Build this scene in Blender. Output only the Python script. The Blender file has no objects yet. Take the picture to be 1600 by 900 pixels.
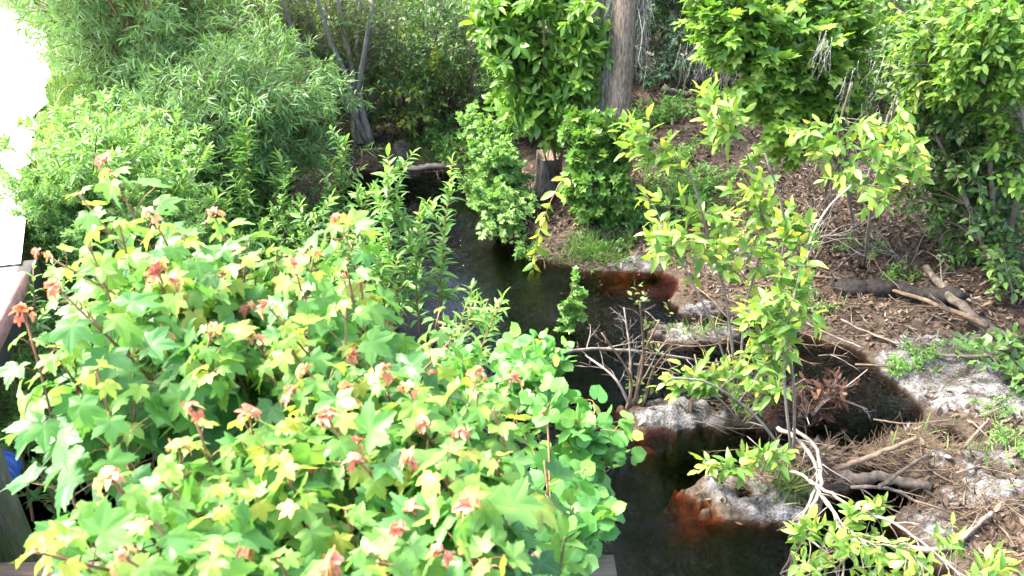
import bpy, math
import numpy as np
S = bpy.context.scene
C = S.collection
R = math.radians
# ------------------------------------------------------------------ camera, sky, sun, exposure
CAM_H, CAM_P, FPX = 3.2, R(27.0), 1150.0
cam_d = bpy.data.cameras.new("camera")
cam = bpy.data.objects.new("camera", cam_d)
C.objects.link(cam)
cam.location = (0, 0, CAM_H)
cam.rotation_euler = (R(90) - CAM_P, 0, 0)
cam_d.sensor_width = 36.0
cam_d.lens = 36.0 * FPX / 1600.0
cam_d.clip_start, cam_d.clip_end = 0.05, 600
cam_d.dof.use_dof = True
cam_d.dof.focus_distance = 6.5
cam_d.dof.aperture_fstop = 6.3
S.camera = cam

SUN_EL, SUN_AZ = R(54), R(-78)          # azimuth from +Y, clockwise: the sun stands ahead and to the left
w = bpy.data.worlds.new("World")
S.world = w
w.use_nodes = True
wn = w.node_tree.nodes
bg = wn["Background"]
sky = wn.new("ShaderNodeTexSky")
sky.sky_type = 'NISHITA'
sky.sun_disc = False
sky.sun_elevation = SUN_EL
sky.sun_rotation = SUN_AZ
sky.air_density, sky.dust_density, sky.ozone_density = 0.8, 5.0, 1.0
w.node_tree.links.new(sky.outputs[0], bg.inputs[0])
bg.inputs[1].default_value = 0.15
sd_ = bpy.data.lights.new("sun", 'SUN')
sd_.energy, sd_.angle, sd_.color = 1.5, R(18), (1.0, 0.965, 0.88)
sun = bpy.data.objects.new("sun", sd_)
C.objects.link(sun)
sun.rotation_euler = (R(90) - SUN_EL, 0, -SUN_AZ + math.pi)
sun.location = (-10, -6, 20)
S.view_settings.view_transform = 'Standard'
S.view_settings.look = 'None'
S.view_settings.exposure = 3.25
S.view_settings.gamma = 1.0
S.render.engine = 'CYCLES'
S.cycles.max_bounces = 7
S.cycles.diffuse_bounces = 3
S.cycles.transmission_bounces = 4
S.cycles.transparent_max_bounces = 8
S.cycles.sample_clamp_indirect = 6.0

# ------------------------------------------------------------------ helpers
rng = np.random.default_rng(11)
UP = np.array([0, 0, 1.0])

def norm(v):
    return v / np.maximum(np.linalg.norm(v, axis=-1, keepdims=True), 1e-9)

def ray(px, py):
    dx, dy = (px - 800) / FPX, -(py - 450) / FPX
    return np.array([dx, dy * math.sin(CAM_P) + math.cos(CAM_P), dy * math.cos(CAM_P) - math.sin(CAM_P)])

def at(px, py, z=0.0):
    d = ray(px, py)
    return d * ((z - CAM_H) / d[2]) + np.array([0, 0, CAM_H])

def far(px, py, dist):
    return norm(ray(px, py)) * dist + np.array([0, 0, CAM_H])

def at_y(px, py, y):
    d = ray(px, py)
    return d * (y / d[1]) + np.array([0, 0, CAM_H])

class MB:
    """collects vertices, faces and per-vertex values, then links them as ONE mesh object"""
    def __init__(s):
        s.V, s.F, s.T, s.L, s.n = [], [], [], [], 0
    def add(s, V, faces, tint=None, lc=None):
        V = np.asarray(V, float).reshape(-1, 3)
        m = len(V)
        s.V.append(V)
        for f in (faces if isinstance(faces, list) else [faces]):
            f = np.asarray(f)
            if len(f):
                s.F.append(f + s.n)
        s.T.append(np.full(m, 0.5) if tint is None else np.broadcast_to(np.asarray(tint, float), (m,)))
        s.L.append(np.zeros((m, 3)) if lc is None else np.asarray(lc, float).reshape(-1, 3))
        s.n += m
        return s
    def mesh(s, name, mat, origin=(0, 0, 0), smooth=True, extra=None):
        V = np.concatenate(s.V) - np.asarray(origin, float)
        me = bpy.data.meshes.new(name)
        me.vertices.add(len(V))
        me.vertices.foreach_set("co", V.astype(np.float32).ravel())
        li = np.concatenate([f.ravel() for f in s.F]).astype(np.int32)
        tot = np.concatenate([np.full(len(f), f.shape[1]) for f in s.F])
        st = np.concatenate([[0], np.cumsum(tot)[:-1]]).astype(np.int32)
        me.loops.add(len(li))
        me.loops.foreach_set("vertex_index", li)
        me.polygons.add(len(st))
        me.polygons.foreach_set("loop_start", st)
        a = me.attributes.new("tint", 'FLOAT', 'POINT')
        a.data.foreach_set("value", np.concatenate(s.T).astype(np.float32))
        a = me.attributes.new("lc", 'FLOAT_VECTOR', 'POINT')
        a.data.foreach_set("vector", np.concatenate(s.L).astype(np.float32).ravel())
        for k, v in (extra or {}).items():
            a = me.attributes.new(k, 'FLOAT', 'POINT')
            a.data.foreach_set("value", v.astype(np.float32))
        me.update(calc_edges=True)
        me.polygons.foreach_set("use_smooth", np.full(len(st), smooth))
        for m in (mat if isinstance(mat, (list, tuple)) else [mat]):
            me.materials.append(m)
        return me
    def build(s, name, mat, parent=None, smooth=True, origin=None, extra=None):
        if origin is None:
            origin = parent_world(parent) if parent is not None else (0, 0, 0)
        o = bpy.data.objects.new(name, s.mesh(name, mat, origin, smooth, extra))
        C.objects.link(o)
        if parent is not None:
            o.parent = parent
        else:
            o.location = origin
        return o

def parent_world(p):
    v = np.zeros(3)
    while p is not None:
        v = v + np.array(p.location)
        p = p.parent
    return v

def tag(o, label, cat, group=None, kind=None):
    if label: o["label"] = label
    if cat: o["category"] = cat
    if group: o["group"] = group
    if kind: o["kind"] = kind
    return o

def thing(name, label, cat, loc=(0, 0, 0), group=None):
    o = bpy.data.objects.new(name, None)
    o.empty_display_size = 0.1
    C.objects.link(o)
    o.location = tuple(float(x) for x in loc)
    return tag(o, label, cat, group)

def structure(o):
    o["kind"] = "structure"
    return o

def dup(root, loc, rz=0.0, sc=1.0, label=None, group=None, tilt=(0, 0)):
    def cp(o, par):
        c = o.copy()
        C.objects.link(c)
        c.parent = par
        for ch in list(o.children):
            cp(ch, c)
        return c
    r = cp(root, None)
    r.location = tuple(float(x) for x in loc)
    r.rotation_euler = (tilt[0], tilt[1], rz)
    r.scale = (sc, sc, sc)
    if label: r["label"] = label
    if group: r["group"] = group
    return r

# ---- curves
def grow(P0, D0, L, k=6, droop=0.0, wig=0.08):
    P0 = np.atleast_2d(np.asarray(P0, float)); n = len(P0)
    d = norm(np.broadcast_to(np.asarray(D0, float), (n, 3)).copy())
    L = np.broadcast_to(np.asarray(L, float), (n,))
    pts = np.empty((n, k, 3)); pts[:, 0] = P0
    dr = np.broadcast_to(np.asarray(droop, float), (n,))[:, None] / (k - 1)
    for i in range(1, k):
        d = norm(d + rng.normal(0, wig, (n, 3)) - dr * UP)
        pts[:, i] = pts[:, i - 1] + d * (L / (k - 1))[:, None]
    return pts

def sample(paths, t):
    n, k, _ = paths.shape
    x = np.clip(t, 0, 0.9999) * (k - 1)
    i = x.astype(int); f = (x - i)[..., None]
    r = np.arange(n)[:, None]
    a, b = paths[r, i], paths[r, i + 1]
    return a + (b - a) * f, norm(b - a)

def radial(T, az):
    ref = np.where(np.abs(T[..., 2:3]) > 0.9, np.array([1.0, 0, 0]), UP)
    u = norm(np.cross(T, ref)); v = np.cross(T, u)
    return u * np.cos(az)[..., None] + v * np.sin(az)[..., None]

def branch(parents, m, t0=0.25, t1=1.0, ang=0.8, L=(0.3, 0.5), k=5, droop=0.0, wig=0.1, up=0.2, taper=0.5):
    n = len(parents)
    t = t0 + (t1 - t0) * (np.arange(m)[None] + rng.random((n, m))) / m
    P, T = sample(parents, t)
    az = rng.random((n, 1)) * 6.28 + np.arange(m)[None] * 2.4 + rng.normal(0, .3, (n, m))
    a = rng.normal(ang, .15, (n, m))[..., None]
    D = norm(T * np.cos(a) + radial(T, az) * np.sin(a) + UP * up)
    ln = rng.uniform(L[0], L[1], (n, m)) * (1 - taper * (t - t0) / (t1 - t0 + 1e-6))
    return grow(P.reshape(-1, 3), D.reshape(-1, 3), ln.ravel(), k, droop, wig)

def tubes(mb, paths, r0, r1, sides=4, tint=None, rough=0.0):
    paths = np.asarray(paths, float)
    if paths.ndim == 2: paths = paths[None]
    n, k, _ = paths.shape
    T = np.empty_like(paths)
    T[:, 1:-1] = paths[:, 2:] - paths[:, :-2]; T[:, 0] = paths[:, 1] - paths[:, 0]; T[:, -1] = paths[:, -1] - paths[:, -2]
    T = norm(T)
    avg = norm(paths[:, -1] - paths[:, 0])
    ref = np.where(np.abs(avg[:, 2:3]) > 0.8, np.array([1.0, 0.1, 0]), UP)[:, None]
    u = norm(np.cross(T, np.broadcast_to(ref, T.shape))); v = np.cross(T, u)
    f = np.linspace(0, 1, k)[None, :]
    r0 = np.broadcast_to(np.asarray(r0, float), (n,))[:, None]; r1 = np.broadcast_to(np.asarray(r1, float), (n,))[:, None]
    r = (r0 + (r1 - r0) * f)[..., None, None]
    a = np.arange(sides) / sides * 2 * math.pi
    ring = u[:, :, None] * np.cos(a)[None, None, :, None] + v[:, :, None] * np.sin(a)[None, None, :, None]
    if rough: r = r * (1 + rng.normal(0, rough, (n, k, sides, 1)))
    V = paths[:, :, None] + ring * r
    base = (np.arange(n) * k * sides)[:, None, None] + (np.arange(k - 1) * sides)[None, :, None]
    j = np.arange(sides)[None, None]; j2 = (j + 1) % sides
    q = np.stack([base + j, base + j2, base + j2 + sides, base + j + sides], -1).reshape(-1, 4)
    end = (np.arange(n) * k * sides)[:, None] + (k - 1) * sides + np.arange(sides)[None]
    st = (np.arange(n) * k * sides)[:, None] + np.arange(sides)[None, ::-1]
    if tint is None: tint = np.repeat(rng.random(n), k * sides)
    mb.add(V, [q, end, st], tint)
    return mb

def spline(pts, k=12):
    """Catmull-Rom through the points"""
    P = np.asarray(pts, float)
    if len(P) == 2: return P[0] + (P[1] - P[0]) * np.linspace(0, 1, k)[:, None]
    Q = np.vstack([2 * P[0] - P[1], P, 2 * P[-1] - P[-2]])
    t = np.linspace(0, len(P) - 1 - 1e-6, k); i = t.astype(int); f = (t - i)[:, None]
    a, b, c, d = Q[i], Q[i + 1], Q[i + 2], Q[i + 3]
    return .5 * (2 * b + (c - a) * f + (2 * a - 5 * b + 4 * c - d) * f ** 2 + (3 * b - a - 3 * c + d) * f ** 3)

# ---- leaf shapes: lists of (verts, tri/quad faces, local coordinates), blade along +Y, length 1
def simple_leaf(width, rows=4, peak=0.45, fold=0.25, curl=0.3, wave=0.0):
    ys = np.linspace(0, 1, rows + 1)
    pr = lambda y: (np.sin(math.pi * y ** (math.log(.5) / math.log(peak)))) ** .8 if 0 < y < 1 else 0
    V = [(0, 0, 0)]; F = []
    idx = []
    for i in range(1, rows):
        wv = width * .5 * pr(ys[i]); y = ys[i]
        z = -curl * y * y
        s = wave * (1 if i % 2 else -1)
        b = len(V)
        V += [(-wv, y, z + fold * wv + s), (0, y, z), (wv, y, z + fold * wv - s)]
        idx.append(b)
    V.append((0, 1, -curl)); e = len(V) - 1
    f3 = [(0, idx[0] + 1, idx[0]), (0, idx[0] + 2, idx[0] + 1), (idx[-1], idx[-1] + 1, e), (idx[-1] + 1, idx[-1] + 2, e)]
    f4 = []
    for a, b in zip(idx[:-1], idx[1:]):
        f4 += [(a, a + 1, b + 1, b), (a + 1, a + 2, b + 2, b + 1)]
    V = np.array(V, float)
    lc = V.copy(); lc[:, 0] /= max(width, 1e-3); lc[:, 2] = 0
    return V, [np.array(f3)] + ([np.array(f4)] if f4 else []), lc

def lobed_leaf(half, fold=0.15, curl=0.25, wave=0.05, seed=0, wide=1.0):
    g = np.random.default_rng(seed)
    a = [math.radians(x[0]) for x in half]; r = [x[1] for x in half]
    ang = a + [2 * math.pi - x for x in a[::-1] if 0.01 < x < math.pi - .01]
    rad = r + [y for x, y in zip(a[::-1], r[::-1]) if 0.01 < x < math.pi - .01]
    ang, rad = np.array(ang), np.array(rad)
    m = len(ang)
    def ring(s):
        x, y = np.sin(ang) * rad * s * wide, np.cos(ang) * rad * s
        z = fold * np.abs(x) - curl * (x * x + y * y) * .8 + wave * s * np.sin(ang * 5 + g.random() * 6) * rad
        return np.stack([x, y, z], 1)
    V = np.vstack([[(0, 0, 0)], ring(.5), ring(1.0)])
    j = np.arange(m); j2 = (j + 1) % m
    f3 = np.stack([np.zeros(m, int), 1 + j2, 1 + j], 1)
    f4 = np.stack([1 + j, 1 + j2, 1 + m + j2, 1 + m + j], 1)
    lc = V.copy(); lc[:, 2] = 1.0
    return V, [f3, f4], lc

def toothed(half, amp=.05):
    out = []
    for (a, x), (b, y) in zip(half[:-1], half[1:]):
        out.append((a, x))
        if b - a > 3.5: out.append(((a * .45 + b * .55), (x + y) / 2 * (1 + amp * (1 if len(out) % 4 < 2 else -.7))))
    return out + [half[-1]]
MAPLE = [(0, 1.0), (5, .86), (9, .80), (12, .82), (17, .68), (21, .66), (27, .50), (33, .60), (39, .70), (43, .80), (47, .80), (52, .93), (57, .78),
         (62, .74), (66, .70), (74, .56), (84, .46), (94, .50), (104, .56), (112, .62), (120, .48), (134, .40), (150, .34), (165, .22), (180, .04)]
GRAPE = [(0, .98), (8, .86), (14, .88), (22, .78), (30, .84), (40, .76), (46, .84), (56, .74), (66, .76), (78, .68), (88, .72), (100, .64), (112, .66), (126, .58), (140, .56), (154, .48), (168, .34), (180, .1)]
IVY = [(0, 1.0), (14, .72), (26, .52), (40, .62), (55, .82), (68, .62), (82, .46), (98, .5), (112, .56), (130, .42), (155, .3), (180, .06)]
def variants(fn, n=4, **kw):
    out = []
    for i in range(n):
        k2 = {k: (v(i) if callable(v) else v) for k, v in kw.items()}
        out.append(fn(**k2))
    return out
LF = dict(
    maple=[lobed_leaf(toothed(MAPLE), .2 + .16 * (i % 3), .1 + .22 * (i % 4), .07, i, 1.08) for i in range(8)],
    maple_young=[lobed_leaf(MAPLE[::3] + [(180, .04)], .75 + .3 * (i % 2), .5 + .2 * i, .08, i, .8) for i in range(3)],
    grape=[lobed_leaf(GRAPE, .12, .1 + .12 * i, .04, i, 1.1) for i in range(4)],
    ivy=[lobed_leaf(IVY, .2, .12 + .1 * i, .03, i, 1.1) for i in range(4)],
    willow=[simple_leaf(.14, 3, .42, .5, .1 + .22 * i) for i in range(4)],
    lance=[simple_leaf(.30, 4, .45, .5, .1 + .2 * i) for i in range(4)],
    lance_hi=[simple_leaf(.27, 6, .45, .45, .05 + .2 * i, .004) for i in range(4)],
    ellip=[simple_leaf(.36 + .05 * i, 4, .48, .2 + .15 * (i % 3), -.08 + .16 * i) for i in range(5)],
    ellip_hi=[simple_leaf(.36 + .05 * (i % 4), 7, .44 + .02 * (i % 3), .15 + .2 * (i % 3), -.1 + .16 * i, .014) for i in range(6)],
    low=[simple_leaf(.5, 2, .48, .35, .1 + .2 * i) for i in range(3)],
    low_narrow=[simple_leaf(.22, 2, .48, .35, .1 + .2 * i) for i in range(3)],
    dead=[simple_leaf(.42, 4, .5, .5 * (1 if i % 2 else -1), .5 * (i - 1.5), .03) for i in range(4)],
    needle=[simple_leaf(.12, 2, .4, .1, .1)],
)

def put_leaves(mb, P, D, N, size, tmpl, tint=None, wsc=None):
    P = np.asarray(P).reshape(-1, 3); n = len(P)
    if n == 0: return
    D = norm(np.asarray(D).reshape(-1, 3)); N = np.asarray(N).reshape(-1, 3)
    X = norm(np.cross(D, N)); Z = np.cross(X, D)
    size = np.broadcast_to(np.asarray(size, float).ravel() if np.ndim(size) else size, (n,))
    tint = rng.random(n) if tint is None else np.clip(np.asarray(tint).ravel(), 0, 1)
    ch = rng.integers(0, len(tmpl), n)
    for c in range(len(tmpl)):
        s = ch == c
        q = int(s.sum())
        if not q: continue
        V, F, lc = tmpl[c]; m = len(V)
        sz = size[s][:, None, None]
        W = P[s][:, None] + sz * (V[None, :, 0:1] * X[s][:, None] + V[None, :, 1:2] * D[s][:, None] + V[None, :, 2:3] * Z[s][:, None])
        off = (np.arange(q) * m)[:, None, None]
        mb.add(W, [(f[None] + off).reshape(-1, f.shape[1]) for f in F], np.repeat(tint[s], m), np.tile(lc, (q, 1)))

def leaves_on(mb, paths, m, tmpl, size, t0=.15, t1=1.0, ang=.9, arr='alt', up=.15, nup=.8, jit=.35, tip=True, young=None, shrink=.3, tintf=None, petiole=0.0, pet_mb=None):
    """m leaf nodes along every path; arr: alt / opp / whorl"""
    n = len(paths)
    t = t0 + (t1 - t0) * (np.arange(m)[None] + .5 + rng.uniform(-.3, .3, (n, m))) / m
    P, T = sample(paths, t)
    k = {'alt': 1, 'opp': 2, 'whorl': 3}[arr]
    ps, ds, ns, ss, ts = [], [], [], [], []
    a0 = rng.random((n, 1)) * 6.28
    step = {'alt': 2.4, 'opp': 1.57, 'whorl': 1.05}[arr]
    for q in range(k):
        az = a0 + np.arange(m)[None] * step + q * 2 * math.pi / k + rng.normal(0, .2, (n, m))
        a = rng.normal(ang, .2, (n, m))[..., None]
        rd = radial(T, az)
        D = norm(T * np.cos(a) + rd * np.sin(a) + UP * up + rng.normal(0, .1, (n, m, 3)))
        N = norm(UP * nup + T * (.4) - rd * .1 + rng.normal(0, jit, (n, m, 3)))
        ps.append(P + rd * petiole); ds.append(D); ns.append(N)
        ss.append(size * rng.uniform(.7, 1.2, (n, m)) * (1 - shrink * np.clip(t, 0, 1) ** 2))
        ts.append(np.clip(rng.normal(.4, .2, (n, m)) + .25 * t, 0, 1) if tintf is None else tintf(P + D * size, t))
    if tip:
        Pe, Te = sample(paths, np.full((n, 1), .999))
        ps.append(Pe); ds.append(norm(Te + rng.normal(0, .15, Te.shape))); ns.append(norm(UP * nup + rng.normal(0, jit, Te.shape) + .01))
        ss.append(size * rng.uniform(.6, .9, (n, 1))); ts.append(rng.uniform(.5, 1, (n, 1)))
    cat = lambda L: np.concatenate([np.asarray(x).reshape(-1, 3) if np.asarray(x).ndim == 3 else np.asarray(x).ravel() for x in L])
    put_leaves(mb, cat(ps), cat(ds), cat(ns), cat(ss), tmpl, cat(ts))

# ------------------------------------------------------------------ materials
def new_mat(name):
    m = bpy.data.materials.new(name)
    m.use_nodes = True
    nt = m.node_tree
    nt.nodes.clear()
    out = nt.nodes.new("ShaderNodeOutputMaterial")
    return m, nt, out
def nd(nt, typ, **kw):
    n = nt.nodes.new(typ)
    for k, v in kw.items():
        if k.startswith("_"): setattr(n, k[1:], v)
        else: n.inputs[k.replace("__", " ")].default_value = v
    return n
def lk(nt, a, b): nt.links.new(a, b)
def math_n(nt, op, a, b=None, c=None):
    n = nt.nodes.new("ShaderNodeMath"); n.operation = op
    for i, x in enumerate((a, b, c)):
        if x is None: continue
        if hasattr(x, "is_linked") or hasattr(x, "links"): nt.links.new(x, n.inputs[i])
        else: n.inputs[i].default_value = x
    return n.outputs[0]
def ramp(nt, fac, stops, interp='LINEAR'):
    r = nt.nodes.new("ShaderNodeValToRGB")
    cr = r.color_ramp; cr.interpolation = interp
    while len(cr.elements) < len(stops): cr.elements.new(.5)
    for e, (p, c) in zip(cr.elements, stops):
        e.position = p; e.color = (*c, 1) if len(c) == 3 else c
    if fac is not None: nt.links.new(fac, r.inputs[0])
    return r.outputs[0]
def mixc(nt, f, a, b, mode='MIX'):
    n = nt.nodes.new("ShaderNodeMix"); n.data_type = 'RGBA'; n.blend_type = mode
    for s, x in ((n.inputs[0], f), (n.inputs[6], a), (n.inputs[7], b)):
        if hasattr(x, "links"): nt.links.new(x, s)
        elif isinstance(x, tuple): s.default_value = (*x, 1)
        else: s.default_value = x
    return n.outputs[2]
def noise(nt, vec, scale, detail=4, rough=.6):
    n = nd(nt, "ShaderNodeTexNoise", Scale=scale, Detail=detail, Roughness=rough)
    if vec is not None: lk(nt, vec, n.inputs["Vector"])
    return n.outputs[0]

def leaf_mat(name, stops, trans=.35, rough=.42, spec=.4, vein=.35, tcol=(1.15, 1.2, .6), blemish=.12):
    m, nt, out = new_mat(name)
    at_ = nd(nt, "ShaderNodeAttribute", _attribute_name="tint")
    lc = nd(nt, "ShaderNodeAttribute", _attribute_name="lc")
    base = ramp(nt, at_.outputs["Fac"], stops)
    sep = nd(nt, "ShaderNodeSeparateXYZ"); lk(nt, lc.outputs["Vector"], sep.inputs[0])
    ax = math_n(nt, 'ABSOLUTE', sep.outputs[0]); y = sep.outputs[1]
    # midrib everywhere; palmate side veins only on lobed blades (lc.z = 1)
    d1 = ax
    ds = [d1]
    for dg in (50, 108):
        a = R(dg)
        d = math_n(nt, 'ABSOLUTE', math_n(nt, 'SUBTRACT', math_n(nt, 'MULTIPLY', ax, math.cos(a)), math_n(nt, 'MULTIPLY', y, math.sin(a))))
        ds.append(math_n(nt, 'ADD', d, math_n(nt, 'MULTIPLY', math_n(nt, 'SUBTRACT', 1.0, sep.outputs[2]), 9.0)))
    dm = math_n(nt, 'MINIMUM', math_n(nt, 'MINIMUM', ds[0], ds[1]), ds[2])
    v1 = math_n(nt, 'SUBTRACT', 1.0, math_n(nt, 'MULTIPLY', dm, 38.0)); v1 = math_n(nt, 'MAXIMUM', v1, 0.0)
    side = math_n(nt, 'SINE', math_n(nt, 'MULTIPLY', math_n(nt, 'SUBTRACT', y, math_n(nt, 'MULTIPLY', ax, .8)), 55.0))
    side = math_n(nt, 'MULTIPLY', math_n(nt, 'MAXIMUM', math_n(nt, 'SUBTRACT', side, .75), 0.0), 1.2)
    vv = math_n(nt, 'MULTIPLY', math_n(nt, 'MINIMUM', math_n(nt, 'ADD', v1, side), 1.0), vein)
    geo = nd(nt, "ShaderNodeNewGeometry")
    nz = noise(nt, geo.outputs["Position"], 60, 2)
    base = mixc(nt, math_n(nt, 'MULTIPLY', math_n(nt, 'SUBTRACT', nz, .35), blemish * 4), base, mixc(nt, 1.0, base, (1.25, 1.1, .6), 'MULTIPLY'))
    lightv = mixc(nt, 1.0, mixc(nt, .5, base, (.22, .30, .10)), (1.3, 1.25, 1.0), 'MULTIPLY')
    col = mixc(nt, vv, base, lightv)
    bs = nd(nt, "ShaderNodeBsdfPrincipled", Roughness=rough)
    bs.inputs["Specular IOR Level"].default_value = spec
    lk(nt, col, bs.inputs["Base Color"])
    tr = nd(nt, "ShaderNodeBsdfTranslucent")
    lk(nt, mixc(nt, 1.0, col, tcol, 'MULTIPLY'), tr.inputs["Color"])
    mx = nd(nt, "ShaderNodeMixShader", Fac=trans)
    lk(nt, bs.outputs[0], mx.inputs[1]); lk(nt, tr.outputs[0], mx.inputs[2])
    lk(nt, mx.outputs[0], out.inputs["Surface"])
    return m

def bark_mat(name, dark, light, stretch=(9, 9, 1.6), rough=.9, bump=.6, moss=None, moss_amt=.5):
    m, nt, out = new_mat(name)
    tc = nd(nt, "ShaderNodeTexCoord"); mp = nd(nt, "ShaderNodeMapping"); lk(nt, tc.outputs["Object"], mp.inputs[0])
    mp.inputs["Scale"].default_value = stretch
    n1 = noise(nt, mp.outputs[0], 3.0, 8, .65)
    n2 = noise(nt, tc.outputs["Object"], 2.2, 3)
    at_ = nd(nt, "ShaderNodeAttribute", _attribute_name="tint")
    f = math_n(nt, 'ADD', math_n(nt, 'MULTIPLY', n1, 1.0), math_n(nt, 'MULTIPLY', math_n(nt, 'SUBTRACT', at_.outputs["Fac"], .5), .25))
    col = ramp(nt, f, [(.32, dark), (.66, light)])
    col = mixc(nt, math_n(nt, 'MULTIPLY', n2, .5), col, mixc(nt, 1.0, col, (.6, .55, .5), 'MULTIPLY'))
    if moss:
        g = noise(nt, tc.outputs["Object"], 5.0, 5)
        mf = math_n(nt, 'MULTIPLY', math_n(nt, 'MAXIMUM', math_n(nt, 'SUBTRACT', g, .5 - .15 * moss_amt), 0), 6.0 * moss_amt)
        col = mixc(nt, math_n(nt, 'MINIMUM', mf, 1.0), col, moss)
    bs = nd(nt, "ShaderNodeBsdfPrincipled", Roughness=rough)
    bs.inputs["Specular IOR Level"].default_value = .2
    lk(nt, col, bs.inputs["Base Color"])
    b = nd(nt, "ShaderNodeBump", Strength=bump, Distance=.02); lk(nt, n1, b.inputs["Height"]); lk(nt, b.outputs[0], bs.inputs["Normal"])
    lk(nt, bs.outputs[0], out.inputs["Surface"])
    return m

M = dict(
    willow=leaf_mat("willow leaf", [(0, (.075, .165, .055)), (.5, (.13, .255, .09)), (1, (.20, .34, .13))], .42),
    olive=leaf_mat("olive willow leaf", [(0, (.06, .095, .03)), (.5, (.11, .165, .05)), (1, (.19, .24, .08))], .38),
    primrose=leaf_mat("primrose leaf", [(0, (.07, .19, .05)), (.5, (.12, .28, .07)), (1, (.24, .38, .08))], .42),
    herb=leaf_mat("herb leaf", [(0, (.09, .21, .06)), (.5, (.16, .32, .09)), (1, (.26, .42, .12))], .42),
    maple=leaf_mat("maple leaf", [(0, (.055, .18, .055)), (.4, (.10, .27, .075)), (.72, (.17, .35, .075)), (.92, (.29, .42, .08)), (1, (.40, .40, .09))], .5, .4, .45, .5),
    maple_red=leaf_mat("young maple leaf", [(0, (.50, .15, .11)), (.45, (.55, .25, .17)), (.8, (.56, .38, .20)), (1, (.56, .45, .16))], .4, .4, .4, .3, (1.2, .9, .7)),
    grape=leaf_mat("grape leaf", [(0, (.06, .20, .055)), (.6, (.105, .30, .075)), (.96, (.18, .37, .08)), (1, (.36, .36, .07))], .42, .45, .35, .35),
    bright=leaf_mat("bright broad leaf", [(0, (.06, .165, .03)), (.5, (.11, .25, .04)), (1, (.22, .36, .06))], .42, .38, .5),
    creeper=leaf_mat("creeper leaf", [(0, (.055, .14, .03)), (.5, (.09, .22, .04)), (1, (.19, .32, .06))], .38),
    sweet=leaf_mat("light lobed leaf", [(0, (.06, .165, .03)), (.5, (.12, .26, .04)), (1, (.24, .36, .06))], .42),
    yellow=leaf_mat("yellowing leaf", [(0, (.09, .21, .045)), (.45, (.17, .31, .055)), (.8, (.32, .41, .075)), (1, (.46, .41, .085))], .45),
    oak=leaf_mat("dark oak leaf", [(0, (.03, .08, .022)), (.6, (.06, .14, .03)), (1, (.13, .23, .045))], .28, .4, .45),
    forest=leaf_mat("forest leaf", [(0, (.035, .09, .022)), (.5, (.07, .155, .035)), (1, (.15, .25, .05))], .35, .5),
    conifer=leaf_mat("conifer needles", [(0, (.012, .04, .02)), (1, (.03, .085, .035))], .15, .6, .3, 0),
    seedling=leaf_mat("seedling leaf", [(0, (.06, .16, .035)), (1, (.14, .30, .06))], .38),
    grass=leaf_mat("grass blade", [(0, (.05, .13, .025)), (.7, (.10, .22, .04)), (1, (.26, .26, .09))], .35, .5, .3, .1),
    straw=leaf_mat("dry grass blade", [(0, (.20, .15, .09)), (1, (.42, .35, .22))], .2, .7, .2, 0),
    pad=leaf_mat("broad sprout leaf", [(0, (.06, .17, .03)), (1, (.12, .27, .05))], .42, .4, .45, .6),
    litter=leaf_mat("dead leaf", [(0, (.016, .011, .008)), (.35, (.036, .023, .016)), (.6, (.068, .045, .032)), (.82, (.12, .086, .064)), (.96, (.22, .185, .15)), (1, (.11, .045, .028))], .08, .75, .2, .2, (1, .8, .5)),
    brownleaf=leaf_mat("withered leaf", [(0, (.03, .014, .01)), (.6, (.07, .03, .022)), (1, (.13, .07, .045))], .15, .7, .2, .2),
    trunk=bark_mat("grey brown bark", (.10, .078, .056), (.42, .34, .27), (17, 17, 4.2), bump=1.5),
    stumpbark=bark_mat("furrowed stump bark", (.05, .044, .04), (.25, .235, .22), (16, 16, 2.2), bump=1.2),
    cut=bark_mat("sawn wood", (.28, .21, .14), (.50, .42, .32), (9, 9, 9), bump=.2),
    treebark=bark_mat("forest bark", (.05, .042, .035), (.20, .17, .14), (10, 10, 1.6), bump=.8, moss=(.10, .12, .07), moss_amt=.4),
    greystem=bark_mat("grey stem", (.10, .088, .072), (.27, .24, .20), (12, 12, 2), bump=.5),
    silverstem=bark_mat("silvery grey stem", (.14, .125, .11), (.36, .33, .29), (12, 12, 2), bump=.5),
    palestem=bark_mat("pale stem", (.10, .078, .062), (.25, .21, .18), (20, 20, 4), bump=.3),
    brownstem=bark_mat("brown stem", (.08, .045, .03), (.20, .12, .07), (20, 20, 4), bump=.3),
    greenstem=bark_mat("green stem", (.08, .11, .04), (.17, .19, .08), (20, 20, 4), bump=.2),
    redstem=bark_mat("reddish stem", (.20, .10, .06), (.34, .20, .12), (20, 20, 4), bump=.2),
    dead=bark_mat("dead grey wood", (.05, .042, .034), (.19, .16, .13), (6, 6, 6), bump=.5),
    bleached=bark_mat("bleached wood", (.11, .095, .08), (.29, .26, .23), (6, 6, 6), bump=.4),
    tanwood=bark_mat("tan dead wood", (.06, .045, .03), (.19, .14, .095), (6, 6, 6), bump=.5),
    darklog=bark_mat("blackened log", (.006,.0055,.005), (.032,.028,.025), (6, 6, 6), bump=.9),
    moss=bark_mat("hanging moss", (.19, .20, .17), (.36, .37, .32), (5, 5, 5), bump=0),
    timber=bark_mat("weathered timber", (.07, .05, .038), (.24, .18, .13), (1.2, 14, 14), bump=.8, moss=(.07, .09, .04), moss_amt=.3),
    kerb=bark_mat("faded red timber", (.30, .15, .12), (.46, .27, .22), (14, 1.2, 14), bump=.4),
    pile=bark_mat("mossy piling", (.07, .06, .045), (.30, .27, .21), (10, 10, 2), bump=1.0, moss=(.12, .15, .06), moss_amt=.8),
)

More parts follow.
